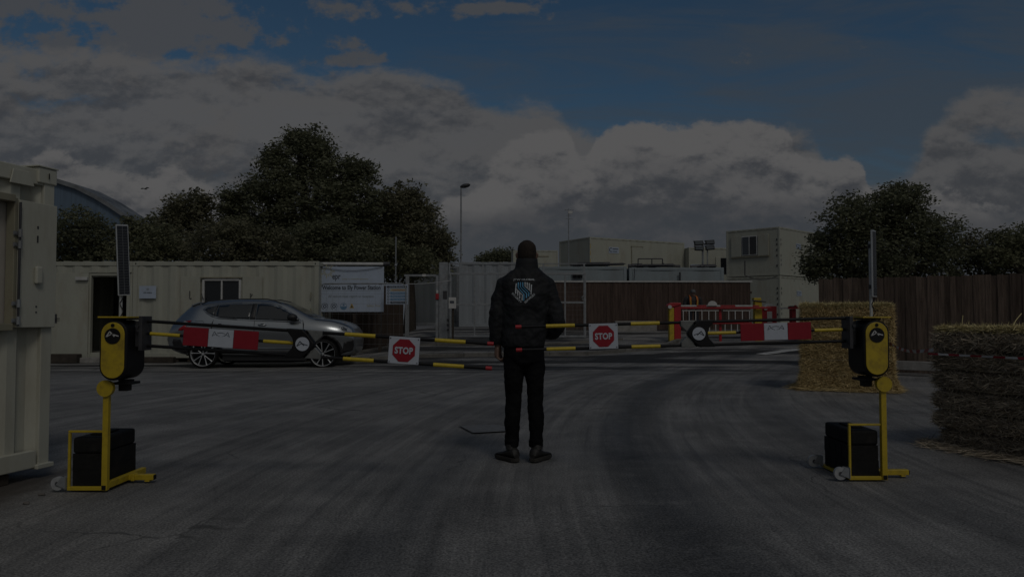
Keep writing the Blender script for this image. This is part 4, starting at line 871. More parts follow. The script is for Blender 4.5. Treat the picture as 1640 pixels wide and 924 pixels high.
def strip(name, pts, w_, m, dz=.006):
    mb = MB(); P_ = [Vector((x, y, 0)) for x, y in pts]; vs = []
    for i, p in enumerate(P_):
        d = (P_[min(i+1, len(P_)-1)]-P_[max(0, i-1)]).normalized(); n = Vector((-d.y, d.x, 0))*w_/2
        for q in (p-n, p+n): vs.append((q.x, q.y, gz(q.x, q.y)+dz+.012))
    mb.add(vs, [(2*i, 2*i+1, 2*i+3, 2*i+2) for i in range(len(P_)-1)]); o = mb.build(name, m); o['kind'] = 'structure'; return o
paintw = mat('worn_white_road_paint', (.42, .42, .41), .7, 0, .3, 6, dirt=(.15, .15, .15), dirtamt=.9)
strip('tar_seam', [(4.6, 10.05), (5.2, 9.85), (5.9, 9.55), (6.6, 9.5), (7.6, 9.2)], .022, mat('old_tar', (.03, .03, .03), .8))
strip('road_marking', [(6.6, 21.2), (7.6, 22.0), (8.8, 22.6), (10.2, 23.0)], .30, paintw)
# manhole cover
mh = empty('manhole_cover', (-.25, 8.25, .016), 0, 'rectangular iron manhole cover set in the asphalt left of the feet of the man', 'manhole')
p0 = [gp(735, 681), gp(800, 680), gp(833, 690), gp(758, 692)]
fr_ = MB(); o0 = mh.location
def quad_in(pts, s): c_ = sum(pts, Vector())/4; return [c_+(p-c_)*s for p in pts]
outer = [Vector((p.x-o0.x, p.y-o0.y, 0)) for p in (gp(734, 682), gp(757, 694), gp(832, 690), (gp(800, 680)))]
inn = quad_in(outer, .955)
fr_.add(outer+inn, [(i, (i+1) % 4, 4+(i+1) % 4, 4+i) for i in range(4)])
fr_.build('frame', mat('rusty_iron', (.11, .107, .10), .7, .3, .3, 14, .4, 60), mh)
MB().add([p+Vector((0, 0, -.003)) for p in quad_in(outer, .94)], [(0, 1, 2, 3)]).build('lid', mat('worn_iron', (.17, .168, .165), .6, .2, .3, 16, .6, 90), mh)

# ------------------------------------------------------------------ right fence + sleeper + trees base
rf_ = hoarding('timber_fence', 7.12, 18.45, 14.2, 12.75, -.05, 2.09, -.05, 2.03, wood, 'weathered close-boarded timber fence along the right side', .108, .018, seed=9)
sl = empty('concrete_rail', (8.6, 15.9, 0), math.atan2(-2.5, 3.16), 'low pale concrete rail at the foot of the right timber fence', 'rail')
MB().box((-1.6, 0, .12), (5, .16, .30)).build('rail', conc, sl, bev=.01); q = MB(); [q.box((x, .02, -.05), (x+.2, .14, .115)) for x in (-1.2, 0, 1.2, 2.4, 3.6)]; q.build('feet', conc, sl)

# ------------------------------------------------------------------ straw bales
def strawmat(name, c0, c1):
    m = bpy.data.materials.new(name); m.use_nodes = True; t = m.node_tree; b = t.nodes['Principled BSDF']
    a = t.nodes.new('ShaderNodeNewGeometry'); r = t.nodes.new('ShaderNodeValToRGB'); t.links.new(a.outputs['Random Per Island'], r.inputs[0])
    r.color_ramp.elements[0].color = (*c0, 1); r.color_ramp.elements[1].color = (*c1, 1); t.links.new(r.outputs[0], b.inputs['Base Color']); b.inputs['Roughness'].default_value = .75; b.inputs['Specular IOR Level'].default_value = .2
    return m
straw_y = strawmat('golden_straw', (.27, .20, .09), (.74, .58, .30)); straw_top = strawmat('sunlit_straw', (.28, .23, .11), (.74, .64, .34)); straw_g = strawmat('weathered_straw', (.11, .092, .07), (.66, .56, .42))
core_y = mat('bale_core_golden', (.44, .33, .16), .9, 0, .5, 9, 1.0, 40, (.05, .03, .018), .8, stretch=(1, 1, 5), spec=.1)
core_g = mat('bale_core_weathered', (.20, .168, .13), .9, 0, .5, 9, 1.0, 40, (.015, .012, .01), .8, stretch=(1, 1, 5), spec=.1)
def bale(loc, rz, L, D, H, label, core, sm, smt, seed, n_side, n_top, flakes, group, splay=0.0, length=(.05, .16), bulge=.03, groove=False, wid=1.0):
    rg = np.random.RandomState(seed); root = empty('straw_bale', loc, rz, label, 'straw bale', group)
    mb = MB(); nx, ny, nz_ = 22, 14, 48
    def surf(x, y, z_):
        t_ = z_/H*flakes; g_ = abs(math.sin(math.pi*t_))**.45*bulge - bulge*.7
        k = 1+splay*max(0, .22-z_/H)/.22
        nn = .018*noise.noise(Vector((x*4+seed, y*4, z_*7)))+.012*noise.noise(Vector((x*12, y*12, z_*14)))
        v_ = Vector((x, y, 0)); cxy = Vector((x, y-D/2, 0)); d = cxy.normalized()
        return Vector((x*k+d.x*(g_+nn), D/2+(y-D/2)*k+d.y*(g_+nn), z_))
    for face in range(4):
        m1, m2 = (nx, nz_) if face in (0, 2) else (ny, nz_)
        vs = []
        for j in range(m2+1):
            for i in range(m1+1):
                s = i/m1; z_ = H*j/m2
                p = {0: (-L/2+L*s, 0), 1: (L/2, D*s), 2: (L/2-L*s, D), 3: (-L/2, D-D*s)}[face]; vs.append(surf(p[0], p[1], z_))
        mb.add(vs, [(j*(m1+1)+i, j*(m1+1)+i+1, (j+1)*(m1+1)+i+1, (j+1)*(m1+1)+i) for j in range(m2) for i in range(m1)], True)
    mb.add([surf(-L/2, 0, H), surf(L/2, 0, H), surf(L/2, D, H), surf(-L/2, D, H)], [(0, 1, 2, 3)])
    mb.build('bale_body', core, root)
    def strands(N_, top):
        C = np.zeros((N_, 3)); A = np.zeros((N_, 3))
        for i in range(N_):
            if top:
                x = rg.uniform(-L/2, L/2); y = rg.uniform(0, D); e = rg.rand()
                if e < .5: y = abs(rg.normal(0, .05))
                elif e < .68: x = -L/2+abs(rg.normal(0, .05)) if seed % 2 else L/2-abs(rg.normal(0, .05))
                p = Vector((x, y, H+rg.uniform(-.01, .03))); nrm = Vector((rg.uniform(-.3, .3), rg.uniform(-.4, .2), 1))
            else:
                fc = rg.choice([0, 1, 3], p=[.6, .2, .2]); s = rg.rand(); z_ = H*rg.rand()
                if groove:
                    while abs(z_/H*flakes-round(z_/H*flakes)) < .06+.07*rg.rand(): z_ = H*rg.rand()
                elif rg.rand() < .35:   # tufts gather under each flake line
                    z_ = min(H, max(0, (round(z_/H*flakes)+rg.normal(0, .10))*H/flakes))
                p = {0: (-L/2+L*s, 0), 1: (L/2, D*s), 3: (-L/2, D-D*s)}[fc]; p = surf(p[0], p[1], z_); nrm = {0: Vector((0, -1, 0)), 1: Vector((1, 0, 0)), 3: Vector((-1, 0, 0))}[fc]
            a = Vector(rg.normal(size=3)); a -= nrm.normalized()*a.dot(nrm.normalized())*.55
            if not top: a.z *= (.35 if groove else .55)
            a.normalize(); C[i] = p+nrm.normalized()*rg.uniform(-.004, .022); A[i] = a*rg.uniform(*length)*.5
        B_ = np.cross(A, rg.normal(size=(N_, 3))); B_ /= np.linalg.norm(B_, axis=1)[:, None]; B_ *= rg.uniform(.0016, .0036, (N_, 1))*(1.8 if loc[1] > 10 else 1)*wid
        C[:, 2] = np.maximum(C[:, 2], .01+np.abs(A[:, 2])*.7)
        return C, A, B_
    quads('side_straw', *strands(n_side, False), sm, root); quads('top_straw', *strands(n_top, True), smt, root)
    # skirt of loose straw at the foot
    N_ = int(n_side*.16); C = np.zeros((N_, 3)); A = np.zeros((N_, 3))
    for i in range(N_):
        e = rg.rand(); x = rg.uniform(-L/2-.08, L/2+.1); y = -abs(rg.normal(0, .10)+max(0, splay)*.3)
        if e > .7: x = L/2+abs(rg.normal(.03, .06)); y = rg.uniform(-.05, D)
        elif e > .4: x = -L/2-abs(rg.normal(.03, .08)); y = rg.uniform(-.05, D)
        a = Vector(rg.normal(size=3)); a.z *= .15; a.normalize(); C[i] = (x, y, rg.uniform(.012, .05)); A[i] = a*rg.uniform(.05, .13)
    B_ = np.cross(A, rg.normal(size=(N_, 3))); B_ /= np.linalg.norm(B_, axis=1)[:, None]; B_ *= .0025
    quads('foot_straw', C, A, B_, sm, root)
    return root
GBL = 'straw bales on the right side'
b1l = at(1284, 12.9); b1r = at(1428, 12.9)
bale1 = bale((5.384, 12.843, 0), R(-22.6), 1.337, 1.1, 1.36, 'tall golden straw bale standing behind the right barrier unit', core_y, straw_y, straw_top, 3, 30000, 7000, 7, GBL, .13, (.06, .22), .03)
# weathered bale on the right: its left end faces the camera
bd = Vector((.33, -.944, 0)).normalized()
ba = math.atan2(bd.y, bd.x)
bale2 = bale((3.88+bd.x*.85, 7.3+bd.y*.85, 0), ba, 1.7, 1.3, 1.05, 'dark weathered straw bale in six layers at the right edge', core_g, straw_g, straw_top, 4, 42000, 9000, 6, GBL, -.10, (.04, .17), .075, True, 1.4)
tw = MB()
for zz in (.36, .545, .72):
    pts = []
    for i in range(12): pts.append((-.86+i*.16, -.035-.006*math.sin(i*2.1), zz+.006*math.sin(i*1.3)))
    tw.tube(pts, .0035, 5)
tw.build('twine', mat('pale_twine', (.32, .27, .18), .8), bale2)
tw = MB()
for zz in (.25, .5, .8, 1.05): tw.tube([(-.66+i*.145, -.03, zz+.008*math.sin(i*1.7)) for i in range(10)], .004, 5)
tw.build('twine', mat('pale_twine', (.32, .27, .18), .8), bale1)
# long stray straws on the bale top
st = MB(); ii = bale2.matrix_basis
for (u, v0, v1, du) in ((1540, 530, 505, 2), (1524, 532, 520, -8), (1622, 522, 502, 14), (1556, 531, 522, 3)):
    st.tube([px(u, v0, 7.4), px(u+du*.4, (v0+v1)/2, 7.4), px(u+du, v1, 7.4)], .004, 4)
tag(st.build('loose_straws', straw_top), 'few long stray straws sticking up from the dark bale', 'straw')

# red and white tape
def tape(pts, w_, label):
    o0 = Vector(pts[0]); P_ = [Vector(p)-o0 for p in pts]; n = len(P_); a_ = MB(); L_ = []
    for i in range(n):
        q0 = Vector((0, .5*math.sin(i*.9)*w_, w_/2)); L_ += [P_[i]-q0, P_[i]+q0]
    a_.add(L_, [(2*i, 2*i+2, 2*i+3, 2*i+1) for i in range(n-1)], True)
    o = a_.build('barrier_tape', red, None, pts[0]); o.data.materials.append(whitep)
    for i, p in enumerate(o.data.polygons): p.material_index = i % 2
    tag(o, label, 'tape')
A_ = px(1426, 550, 12.6); B0 = px(1495, 560, 7.45)
tp1 = [A_.lerp(B0, i/14)-Vector((0, 0, .10*math.sin(math.pi*i/14)*.6)) for i in range(15)]
tape(tp1, .035, 'pale twisted barrier tape running from the tall bale to the dark bale')
tp2 = []
for i in range(18):
    s = -.86+i*.11; p = Vector((3.88+bd.x*.85, 7.3+bd.y*.85, 0))+bd*s+Vector((bd.y, -bd.x, 0)).normalized()*0
    nrm_ = Vector((-.944, -.33, 0)); p = p+nrm_*.085; p.z = .845-.0*i; tp2.append(p)
tape(tp2, .017, 'red and white barrier tape wrapped across the dark weathered bale')

# ------------------------------------------------------------------ swing barrier units
def barrier(loc, s, droop, label, zoff=0.0, tip=2.6):
    r = empty('swing_arm_barrier', loc, 0, label, 'barrier', 'portable swing arm barriers')
    # base frame
    f = MB(); t = .019
    f.box((-t, -t, .0), (t, t, .655)); f.build('post', yellow, r, bev=.003)
    f = MB(); f.box((-.252, -.010, .385), (-t-.002, .010, .40)); f.box((-.252, -.010, .025), (-.236, .010, .383)); f.box((-.252, -.012, .0), (-t-.002, .012, .026))
    f.box((-.25, .014, .0), (-.235, .53, .02)); f.box((-.234, .5, .0), (-.02, .53, .02)); f.box((-.233, .1, .002), (-.021, .46, .016))
    f.build('weight_frame', yellow, r, bev=.003)
    f = MB(); f.box((-.018, t+.002, .008), (.018, .56, .052)); f.build('foot_beam', yellow, r, bev=.004)
    oy, ol = (.28, .195) if s > 0 else (.11, .235)
    f = MB(); f.box((.0185, oy, .010), (ol, oy+.045, .050)); f.box((.04, oy-.010, .006), (.065, oy+.055, .056)); f.box((ol-.06, oy-.006, -.0), (ol-.025, oy+.05, .010)); f.build('outrigger', yellow, r, bev=.004)
    MB().box((ol+.0005, oy+.004, .014), (ol+.007, oy+.041, .046)).build('end_plug', black, r, bev=.003); MB().box((-.014, -.026, .006), (.014, -.0195, .036)).build('end_plug', black, r, bev=.003)
    for y in (.0, .5):
        c_ = MB(); c_.cyl((-.315, y-.014, .046), (-.315, y+.014, .046), .045, n=24); w_ = c_.build('castor_wheel', mat('grey_castor_tyre', (.30, .31, .32), .5, 0, .15, 20), r, bev=.004)
        c_ = MB(); c_.cyl((-.315, y-.019, .046), (-.315, y+.019, .046), .014, n=12); c_.build('hub', darksteel, w_)
        c_ = MB(); c_.prism([(-.322, .038), (-.308, .036), (-.256, .012), (-.256, .085), (-.285, .092), (-.30, .07)], y-.024, y-.020); c_.prism([(-.322, .038), (-.308, .036), (-.256, .012), (-.256, .085), (-.285, .092), (-.30, .07)], y+.020, y+.024); c_.box((-.2558, y-.03, .01), (-.2525, y+.03, .09)); c_.build('castor_fork', steel, r)
    # head: round end cap, bracket, housing
    MB().cyl((0, -.034, .683), (0, .0, .683), .055, n=32).build('round_hub', yellow, r, bev=.003)
    f = MB(); f.box((min(s*.035, s*.16), .0, .705), (max(s*.035, s*.16), .14, .722)); f.box((min(s*.06, s*.12), .03, .66), (max(s*.06, s*.12), .1, .704)); f.cyl((s*.09, .08, .722), (s*.09, .08, .735), .05, n=16); f.build('head_bracket', black, r, bev=.003)
    cx = s*.072; hw = .094; z0, z1 = .738, 1.143
    def stad(hw_, za, zb, n=14):
        r_ = hw_; return [(cx+hw_*math.cos(math.pi*i/n), zb-r_+r_*math.sin(math.pi*i/n)) for i in range(n+1)]+[(cx-hw_*math.cos(math.pi*i/n), za+r_-r_*math.sin(math.pi*i/n)) for i in range(n+1)]
    MB().prism(stad(hw, z0, z1), -.075, .19).build('housing', black, r, bev=.014, seg=3)
    MB().prism(stad(hw-.016, z0+.016, z1-.016), -.083, -.0755).build('front_cover', yellow, r, bev=.003)
    c_ = MB(); c_.cyl((cx, -.0875, 1.035), (cx, -.0832, 1.035), .053, n=32); bd_ = c_.build('badge', black, r)
    def peaks(par, px_, pz_, w_, y, m, name='peak_logo', mir=1):
        pts = [(-.5, -.17), (-.20, .26), (.02, .0), (.22, -.16)]; q = MB()
        def seg(a, b, th=.05):
            a = Vector((a[0]*w_*mir+px_, y, a[1]*w_+pz_)); b = Vector((b[0]*w_*mir+px_, y, b[1]*w_+pz_)); d = (b-a).normalized(); n_ = Vector((-d.z, 0, d.x))*th*w_*.5
            q.add([a-n_, b-n_, b+n_, a+n_], [(0, 1, 2, 3)])
        seg((-.48, -.18), (-.20, .24), .07); seg((-.22, .25), (.16, -.14), .08); seg((-.48, -.18), (-.08, .04), .06); seg((-.08, .05), (.48, -.12), .07)
        return q.build(name, m, par)
    peaks(bd_, cx, 1.045, .088, -.0885, mat('silver_print', (.5, .5, .5), .5))
    c_ = MB(); c_.cyl((cx, -.0875, 1.106), (cx, -.0832, 1.106), .012, n=16); c_.build('lock', black, r)
    f = MB(); f.box((cx-s*.0-.10, -.09, 1.156), (cx+.10, .20, 1.166)); f.build('top_plate', yellow, r, bev=.002)
    f = MB(); f.box((cx-.06, .0, 1.144), (cx+.07, .15, 1.1555)); f.build('spacer', darksteel, r)
    # solar panel on a pole
    px0 = -.0 if s > 0 else -.035; phi = R(47)
    px0 = cx-s*.045 if s > 0 else cx+.050
    MB().cyl((px0, .11, 1.167), (px0, .11, 1.72 if s < 0 else 1.62), .0115, n=12).build('panel_pole', mat('bright_aluminium', (.42, .44, .46), .45, .2, .1, 20), r)
    sp_ = Matrix.Translation((px0, .11, 1.555)) @ Matrix.Rotation(phi, 4, 'Z') @ Matrix.Rotation(R(-3) if s > 0 else 0, 4, 'Y')
    fr2 = MB().box((-.041, -.030, -.245), (.041, -.018, .245), sp_).build('solar_panel', MATS['bright_aluminium'], r, bev=.002)
    q = MB(); q.box((-.035, -.0318, -.236), (.035, -.0305, .236), sp_); q.build('solar_cells', mat('solar_cell', (.016, .018, .024), .25), fr2)
    q = MB(); [q.box((-.035, -.0332, -.236+i*.0185), (.035, -.0322, -.236+i*.0185+.0016), sp_) for i in range(1, 25)]; q.box((-.0012, -.0332, -.236), (.0012, -.0322, .236), sp_); q.build('cell_lines', mat('silver_line', (.14, .15, .16), .5), fr2)
    for zz in (1.37, 1.67): q = MB(); q.cyl((px0, .11, zz), (px0, .11, zz+.03), .017, n=10); q.box((-.012, -.02, zz-1.555), (.012, .0, zz+.03-1.555), sp_); q.build('clamp', darksteel, r)
    q = MB(); q.tube([(px0+.012*math.sin(i*1.1)+.012, .11-.012, 1.33-.018*i) for i in range(10)], .0035, 6); q.build('panel_cable', black, r)
    # clamp plate carrying the arms
    f = MB(); x0 = cx+s*(hw+.002); f.box((min(x0, x0+s*.035), .03, .96), (max(x0, x0+s*.035), .13, 1.135)); f.box((min(x0+s*.035, x0+s*.06), .0, .935), (max(x0+s*.035, x0+s*.06), .15, 1.168)); f.cyl((x0+s*.03, .0, 1.10), (x0+s*.03, -.012, 1.10), .012, n=10); f.cyl((x0+s*.03, .02, 1.07), (x0+s*.03, -.0, 1.07), .008, n=8)
    f.build('pivot_plate', darksteel, r, bev=.004)
    ca, sa = math.cos(droop), math.sin(droop); AY = .08; ZC = 1.05+zoff; U0 = .22
    def T(u, w_, y=0): return Vector((s*(U0+(u-U0)*ca+w_*sa), AY+y, ZC-(u-U0)*sa+w_*ca))
    hW = .084
    for w_ in (hW, -hW):
        q = MB(); q.cyl(T(.225, w_), T(tip, w_), .0115, n=12); arm = q.build('arm_tube', black, r)
        for a_, b_ in ((1.585, 1.795), (2.205, 2.415)): q = MB(); q.cyl(T(a_, w_), T(b_, w_), .0142, n=14); q.build('yellow_sleeve', yellowr, arm)
        q = MB(); q.cyl(T(tip-.035, w_), T(tip+.008, w_), .0145, n=14); q.build('red_tip', redp, arm)
    q = MB(); q.cyl(T(.225, 0), T(1.22, 0), .0095, n=12); mid_ = q.build('centre_tube', black, r)
    for a_, b_ in ((.25, .455), (1.03, 1.235)): q = MB(); q.cyl(T(a_, 0), T(b_, 0), .0125, n=14); q.build('yellow_sleeve', yellowr, mid_)
    fT = lambda u, w_, y: T(u, w_, y)
    def plate(u0, u1, w0, w1, y0, y1, name, m, par, rnd=()):
        return MB().prism([(u0, w0), (u1, w0), (u1, w1), (u0, w1)], y0, y1, f=fT).build(name, m, par, bev=.0025)
    plate(.485, .655, -.063, .063, -.024, -.016, 'red_plate', red, r); plate(.657, .828, -.061, .061, -.0235, -.016, 'white_plate', white, r); plate(.83, 1.0, -.063, .063, -.024, -.016, 'red_plate', red, r)
    q = MB()
    lw = .12; lc_ = .7425
    def lseg(a, b, th=.0035):
        A1 = T(lc_+a[0]*s*lw*.5, a[1]*.03+.028, -.0245); B1 = T(lc_+b[0]*s*lw*.5, b[1]*.03+.028, -.0245); d = (B1-A1).normalized(); n_ = Vector((-d.z, 0, d.x))*th*.5; q.add([A1-n_, B1-n_, B1+n_, A1+n_], [(0, 1, 2, 3)])
    for m_s in (-1, 1):
        lseg((-1*m_s, -.5), (-.75*m_s, .55)); lseg((-.75*m_s, .55), (-.42*m_s, -.4)); lseg((-1*m_s, -.5), (-.6*m_s, .0), .0028); lseg((-.6*m_s, .0), (-.1*m_s, -.55), .0022); lseg((-.45*m_s, .2), (0, .35), .004)
    q.build('company_logo', ink, r)
    # joint
    cu = 1.31
    blk_ = [(1.19, .098), (1.30, .098), (1.335, .07), (1.385, .01), (1.385, -.01), (1.335, -.07), (1.30, -.098), (1.19, -.098), (1.205, -.07), (1.235, -.035), (1.245, 0), (1.235, .035), (1.205, .07)]
    MB().prism(blk_, -.045, .03, f=fT).build('joint_body', black, r, bev=.006)
    for w_ in (1, -1): MB().prism([(1.325, .097*w_), (1.435, .097*w_), (1.435, .060*w_), (1.392, .018*w_)], -.03, .02, f=fT).build('joint_wing', mat('grey_cast_metal', (.16, .165, .16), .5, .3, .2, 30), r, bev=.004)
    q = MB(); c0 = T(cu, 0, -.046); q.cyl(c0, c0+Vector((0, -.006, 0)), .047, n=32); dk = q.build('white_disc', white, r, bev=.002)
    peaks(dk, c0.x, c0.z, .078, c0.y-.0075, ink, mir=s)
    # stop sign
    sg = plate(1.895, 2.105, -.092, .092, -.028, -.018, 'sign_plate', white, r)
    for u_, w_ in ((1.905, .08), (1.905, -.08), (2.095, .08), (2.095, -.08)):
        q = MB(); c0 = T(u_, w_, -.029); q.cyl(c0, c0+Vector((0, -.003, 0)), .004, n=8); q.build('screw', darksteel, sg)
    oc = [(2.0+.083*math.cos(R(22.5+45*i)), .083*math.sin(R(22.5+45*i))) for i in range(8)]
    MB().prism(oc, -.0305, -.0285, f=fT).build('red_octagon', red, sg)
    c0 = T(2.0, 0, -.0325)
    text('STOP', .068, white, sg, c0, (R(90), s*droop, 0), .0008, bold=.0025, spacing=1.06, fit=(.125, .048))
    return r
# local +x runs toward the gap for the left unit (s=+1) and away for the right one (s=-1)
bL = barrier((-2.735, 5.40, .012), 1, R(3.75), 'portable yellow and black arm barrier on the left, with its arms drooping to the right')
bR = barrier((2.665, 5.75, .012), -1, R(1.55), 'portable yellow and black arm barrier on the right, in front of the straw bale', .022, 2.63)
def weights(base, which):
    for i in range(3):
        mb = MB(); h = .108; z0 = .024+i*(h+.001); dx = random.uniform(-.004, .004)
        mb.box((-.228+dx, .012, z0), (-.030+dx, .495, z0+h))
        if i < 2: [mb.box((-.2285+dx-.003, .06+.11*k_, z0+.02), (-.2285+dx, .13+.11*k_, z0+h-.02)) for k_ in range(4)]
        o = mb.build('ballast_block', rubber, None, base, bev=(.006 if i < 2 else .018), seg=3)
        if i == 2:
            q = MB().box((-.17, .12, z0+h+.001), (-.09, .36, z0+h+.013)).build('carry_handle', rubber, o, bev=.005)
        tag(o, '%s black rubber ballast block of the %s barrier unit' % (('bottom', 'middle', 'top')[i], which), 'ballast block', 'rubber ballast blocks in the barrier bases')
weights((-2.735, 5.40, .012), 'left'); weights((2.665, 5.75, .012), 'right')

# ------------------------------------------------------------------ car
def frozen(o):
    dg = bpy.context.evaluated_depsgraph_get(); dg.update(); me = bpy.data.meshes.new_from_object(o.evaluated_get(dg)); return me
def interp(pts, x):
    if x <= pts[0][0]: return pts[0][1]
    for (a, b), (c_, d) in zip(pts, pts[1:]):
        if x <= c_: return b+(d-b)*(x-a)/(c_-a)
    return pts[-1][1]
def build_car():
    Yc = 18.75+.89; k = F/18.75; X0 = at(421, 18.75)
    root = empty('parked_car', (X0, Yc, 0.01), 0, 'silver-grey five-door family crossover parked side-on before the cream cabins', 'car')
    top = [(-2.21, .66), (-2.185, .80), (-2.15, .98), (-2.10, 1.12), (-2.0, 1.24), (-1.86, 1.41), (-1.74, 1.53), (-1.60, 1.562), (-1.4, 1.592), (-1.1, 1.622), (-.8, 1.636), (-.4, 1.642), (-.1, 1.634), (.15, 1.612), (.36, 1.572), (.55, 1.495), (.74, 1.385), (.92, 1.28), (1.08, 1.20), (1.22, 1.165), (1.5, 1.145), (1.75, 1.105), (1.95, 1.045), (2.1, .975), (2.17, .91), (2.215, .80), (2.235, .68)]
    bot = [(-2.21, .56), (-2.15, .42), (-2.0, .34), (-1.8, .28), (1.8, .26), (2.05, .28), (2.17, .34), (2.235, .5)]
    belt = [(-2.2, .95), (-1.6, 1.22), (-1.2, 1.20), (-.4, 1.13), (.9, 1.075), (1.3, 1.05), (2.0, .95), (2.2, .8)]
    xs = [-2.21, -2.185, -2.15, -2.08, -1.98, -1.86, -1.74, -1.6, -1.4, -1.15, -.9, -.6, -.3, 0, .25, .45, .65, .85, 1.02, 1.18, 1.35, 1.55, 1.75, 1.92, 2.05, 2.14, 2.19, 2.235]
    rows = []
    for x in xs:
        zt, zb = interp(top, x), interp(bot, x); t_ = abs(x)/2.24; w = .895*(1-(.34 if x > 0 else .20)*t_**6); zl = min(interp(belt, x), zt-.055*(1 if abs(x) < 2.1 else .4)); hgt = max(0, zt-zl)
        wb = w-.085; wr = wb-.05-.20*min(1, hgt/.42)
        zz = lambda f_: zb+(zl-zb)*f_
        rows.append([(0, zb), (w*.6, zb), (w-.10, zb+.01), (w-.085, zz(.10)), (w-.072, zz(.28)), (w-.045, zz(.52)), (w, zz(.70)), (w-.030, zz(.88)), (wb, zl), (wb-(wb-wr)*.42, zl+hgt*.45), (wr, zl+hgt*.84), (wr-.07, zl+hgt*.955), (wr*.55, zt-.004), (0, zt)])
    n = len(rows[0]); vs = []; 
    for x, r_ in zip(xs, rows):
        full = [(-y, z_) for y, z_ in r_]+[(y, z_) for y, z_ in r_[-2:0:-1]]
        vs += [(x, y, z_) for y, z_ in full]
    m = 2*n-2; fs = [(i*m+j, i*m+(j+1) % m, (i+1)*m+(j+1) % m, (i+1)*m+j) for i in range(len(xs)-1) for j in range(m)]
    mb = MB(); mb.add(vs, fs, True); mb.add([vs[i] for i in range(m)], [tuple(range(m-1, -1, -1))], True); mb.add([vs[-m+i] for i in range(m)], [tuple(range(m))], True)
    paint = mat('silver_blue_car_paint', (.305, .325, .34), .28, .82, .03, 60, coat=.6); clad = mat('dark_car_cladding', (.014, .014, .015), .55, 0, .1, 20)
    body = mb.build('tmp', paint); bm = bmesh.new(); bm.from_mesh(body.data); bmesh.ops.remove_doubles(bm, verts=bm.verts, dist=1e-4); bmesh.ops.recalc_face_normals(bm, faces=bm.faces); bm.to_mesh(body.data); bm.free()
    q = body.modifiers.new('s', 'SUBSURF'); q.levels = q.render_levels = 2
    me = frozen(body); body.modifiers.clear(); body.data = me
    mn = min(v.co.x for v in me.vertices); mx0 = max(v.co.x for v in me.vertices)
    for v in me.vertices:
        if v.co.x < -1.5: v.co.x = -1.5+(v.co.x+1.5)*(-2.33+1.5)/(mn+1.5)
        if v.co.x > 1.5: v.co.x = 1.5+(v.co.x-1.5)*(2.13-1.5)/(mx0-1.5)
    bvh = BVHTree.FromPolygons([v.co.copy() for v in me.vertices], [tuple(p.vertices) for p in me.polygons])
    WX = (-1.405, 1.41); WZ = .335
    cutm = MB()
    for x in WX:
        for y in (-1, 1): cutm.cyl((x, y*.60, WZ+.01), (x, y*1.2, WZ+.01), .395, n=48)
    cutter = cutm.build('cutter', clad); bo = body.modifiers.new('b', 'BOOLEAN'); bo.object = cutter; bo.operation = 'DIFFERENCE'; bo.solver = 'EXACT'
    me = frozen(body); bpy.data.objects.remove(body); bpy.data.objects.remove(cutter)
    me.materials.clear(); me.materials.append(paint); me.materials.append(clad)
    for p in me.polygons:
        c_ = p.center; p.use_smooth = True
        if any(math.hypot(c_.x-x, c_.z-WZ-.01) < .388 and abs(c_.y) > .55 and abs(p.normal.y) > .0 and abs(c_.y) < .605 for x in WX) or any(abs(math.hypot(c_.x-x, c_.z-WZ-.01)-.395) < .01 and abs(p.normal.y) < .25 for x in WX): p.material_index = 1; p.use_smooth = False
    bo_ = bpy.data.objects.new('body', me); COL.objects.link(bo_); bo_.parent = root
    def patch(poly, name, m_, off=.004, par=None, both=True, step=.07, axis='y', flip=1):
        res = []
        for sgn in ((-1, 1) if both else (-1,)):
            bm = bmesh.new(); f_ = bm.faces.new([bm.verts.new((a, 0, b)) for a, b in poly]); bmesh.ops.triangulate(bm, faces=[f_])
            for ax in (0, 2):
                lo = min(p[0 if ax == 0 else 1] for p in poly); hi = max(p[0 if ax == 0 else 1] for p in poly); c_ = lo+step
                while c_ < hi:
                    co = [0, 0, 0]; co[ax] = c_; no = [0, 0, 0]; no[ax] = 1
                    bmesh.ops.bisect_plane(bm, geom=bm.verts[:]+bm.edges[:]+bm.faces[:], plane_co=co, plane_no=no); c_ += step
            for v in bm.verts:
                if axis == 'y':
                    h = bvh.ray_cast(Vector((v.co.x, sgn*3, v.co.z)), Vector((0, -sgn, 0)))
                    v.co.y = (h[0].y if h[0] else sgn*.7)+sgn*off
                else:
                    h = bvh.ray_cast(Vector((flip*4, v.co.x, v.co.z)), Vector((-flip, 0, 0)))
                    yy = v.co.x; v.co.x = (h[0].x if h[0] else flip*1)+flip*off; v.co.y = yy
            me_ = bpy.data.meshes.new(name); 
            for f_ in bm.faces: f_.smooth = True
            bm.to_mesh(me_); bm.free(); me_.materials.append(m_); o = bpy.data.objects.new(name, me_); COL.objects.link(o); o.parent = par or root
            sl_ = o.modifiers.new('t', 'SOLIDIFY'); sl_.thickness = .003; sl_.offset = 0; res.append(o)
        return res
    def line(pts, w_, name, m_, off=.003, par=None, both=True):
        poly_l = []; poly_r = []; P_ = [Vector((a, b)) for a, b in pts]
        for i, p in enumerate(P_):
            d = (P_[min(i+1, len(P_)-1)]-P_[max(0, i-1)]).normalized(); n_ = Vector((-d.y, d.x))*w_/2; poly_l.append(p+n_); poly_r.append(p-n_)
        return patch([tuple(p) for p in poly_l]+[tuple(p) for p in poly_r[::-1]], name, m_, off, par, both, .09)
    C_ = lambda u, v: ((u-421)/68.2, (590-v)/68.2)
    trim = mat('chrome_grey_trim', (.22, .24, .26), .3, .6, .05)
    glasscar = mat('tinted_car_glass', (.016, .019, .022), .04, 0, .05, spec=.7)
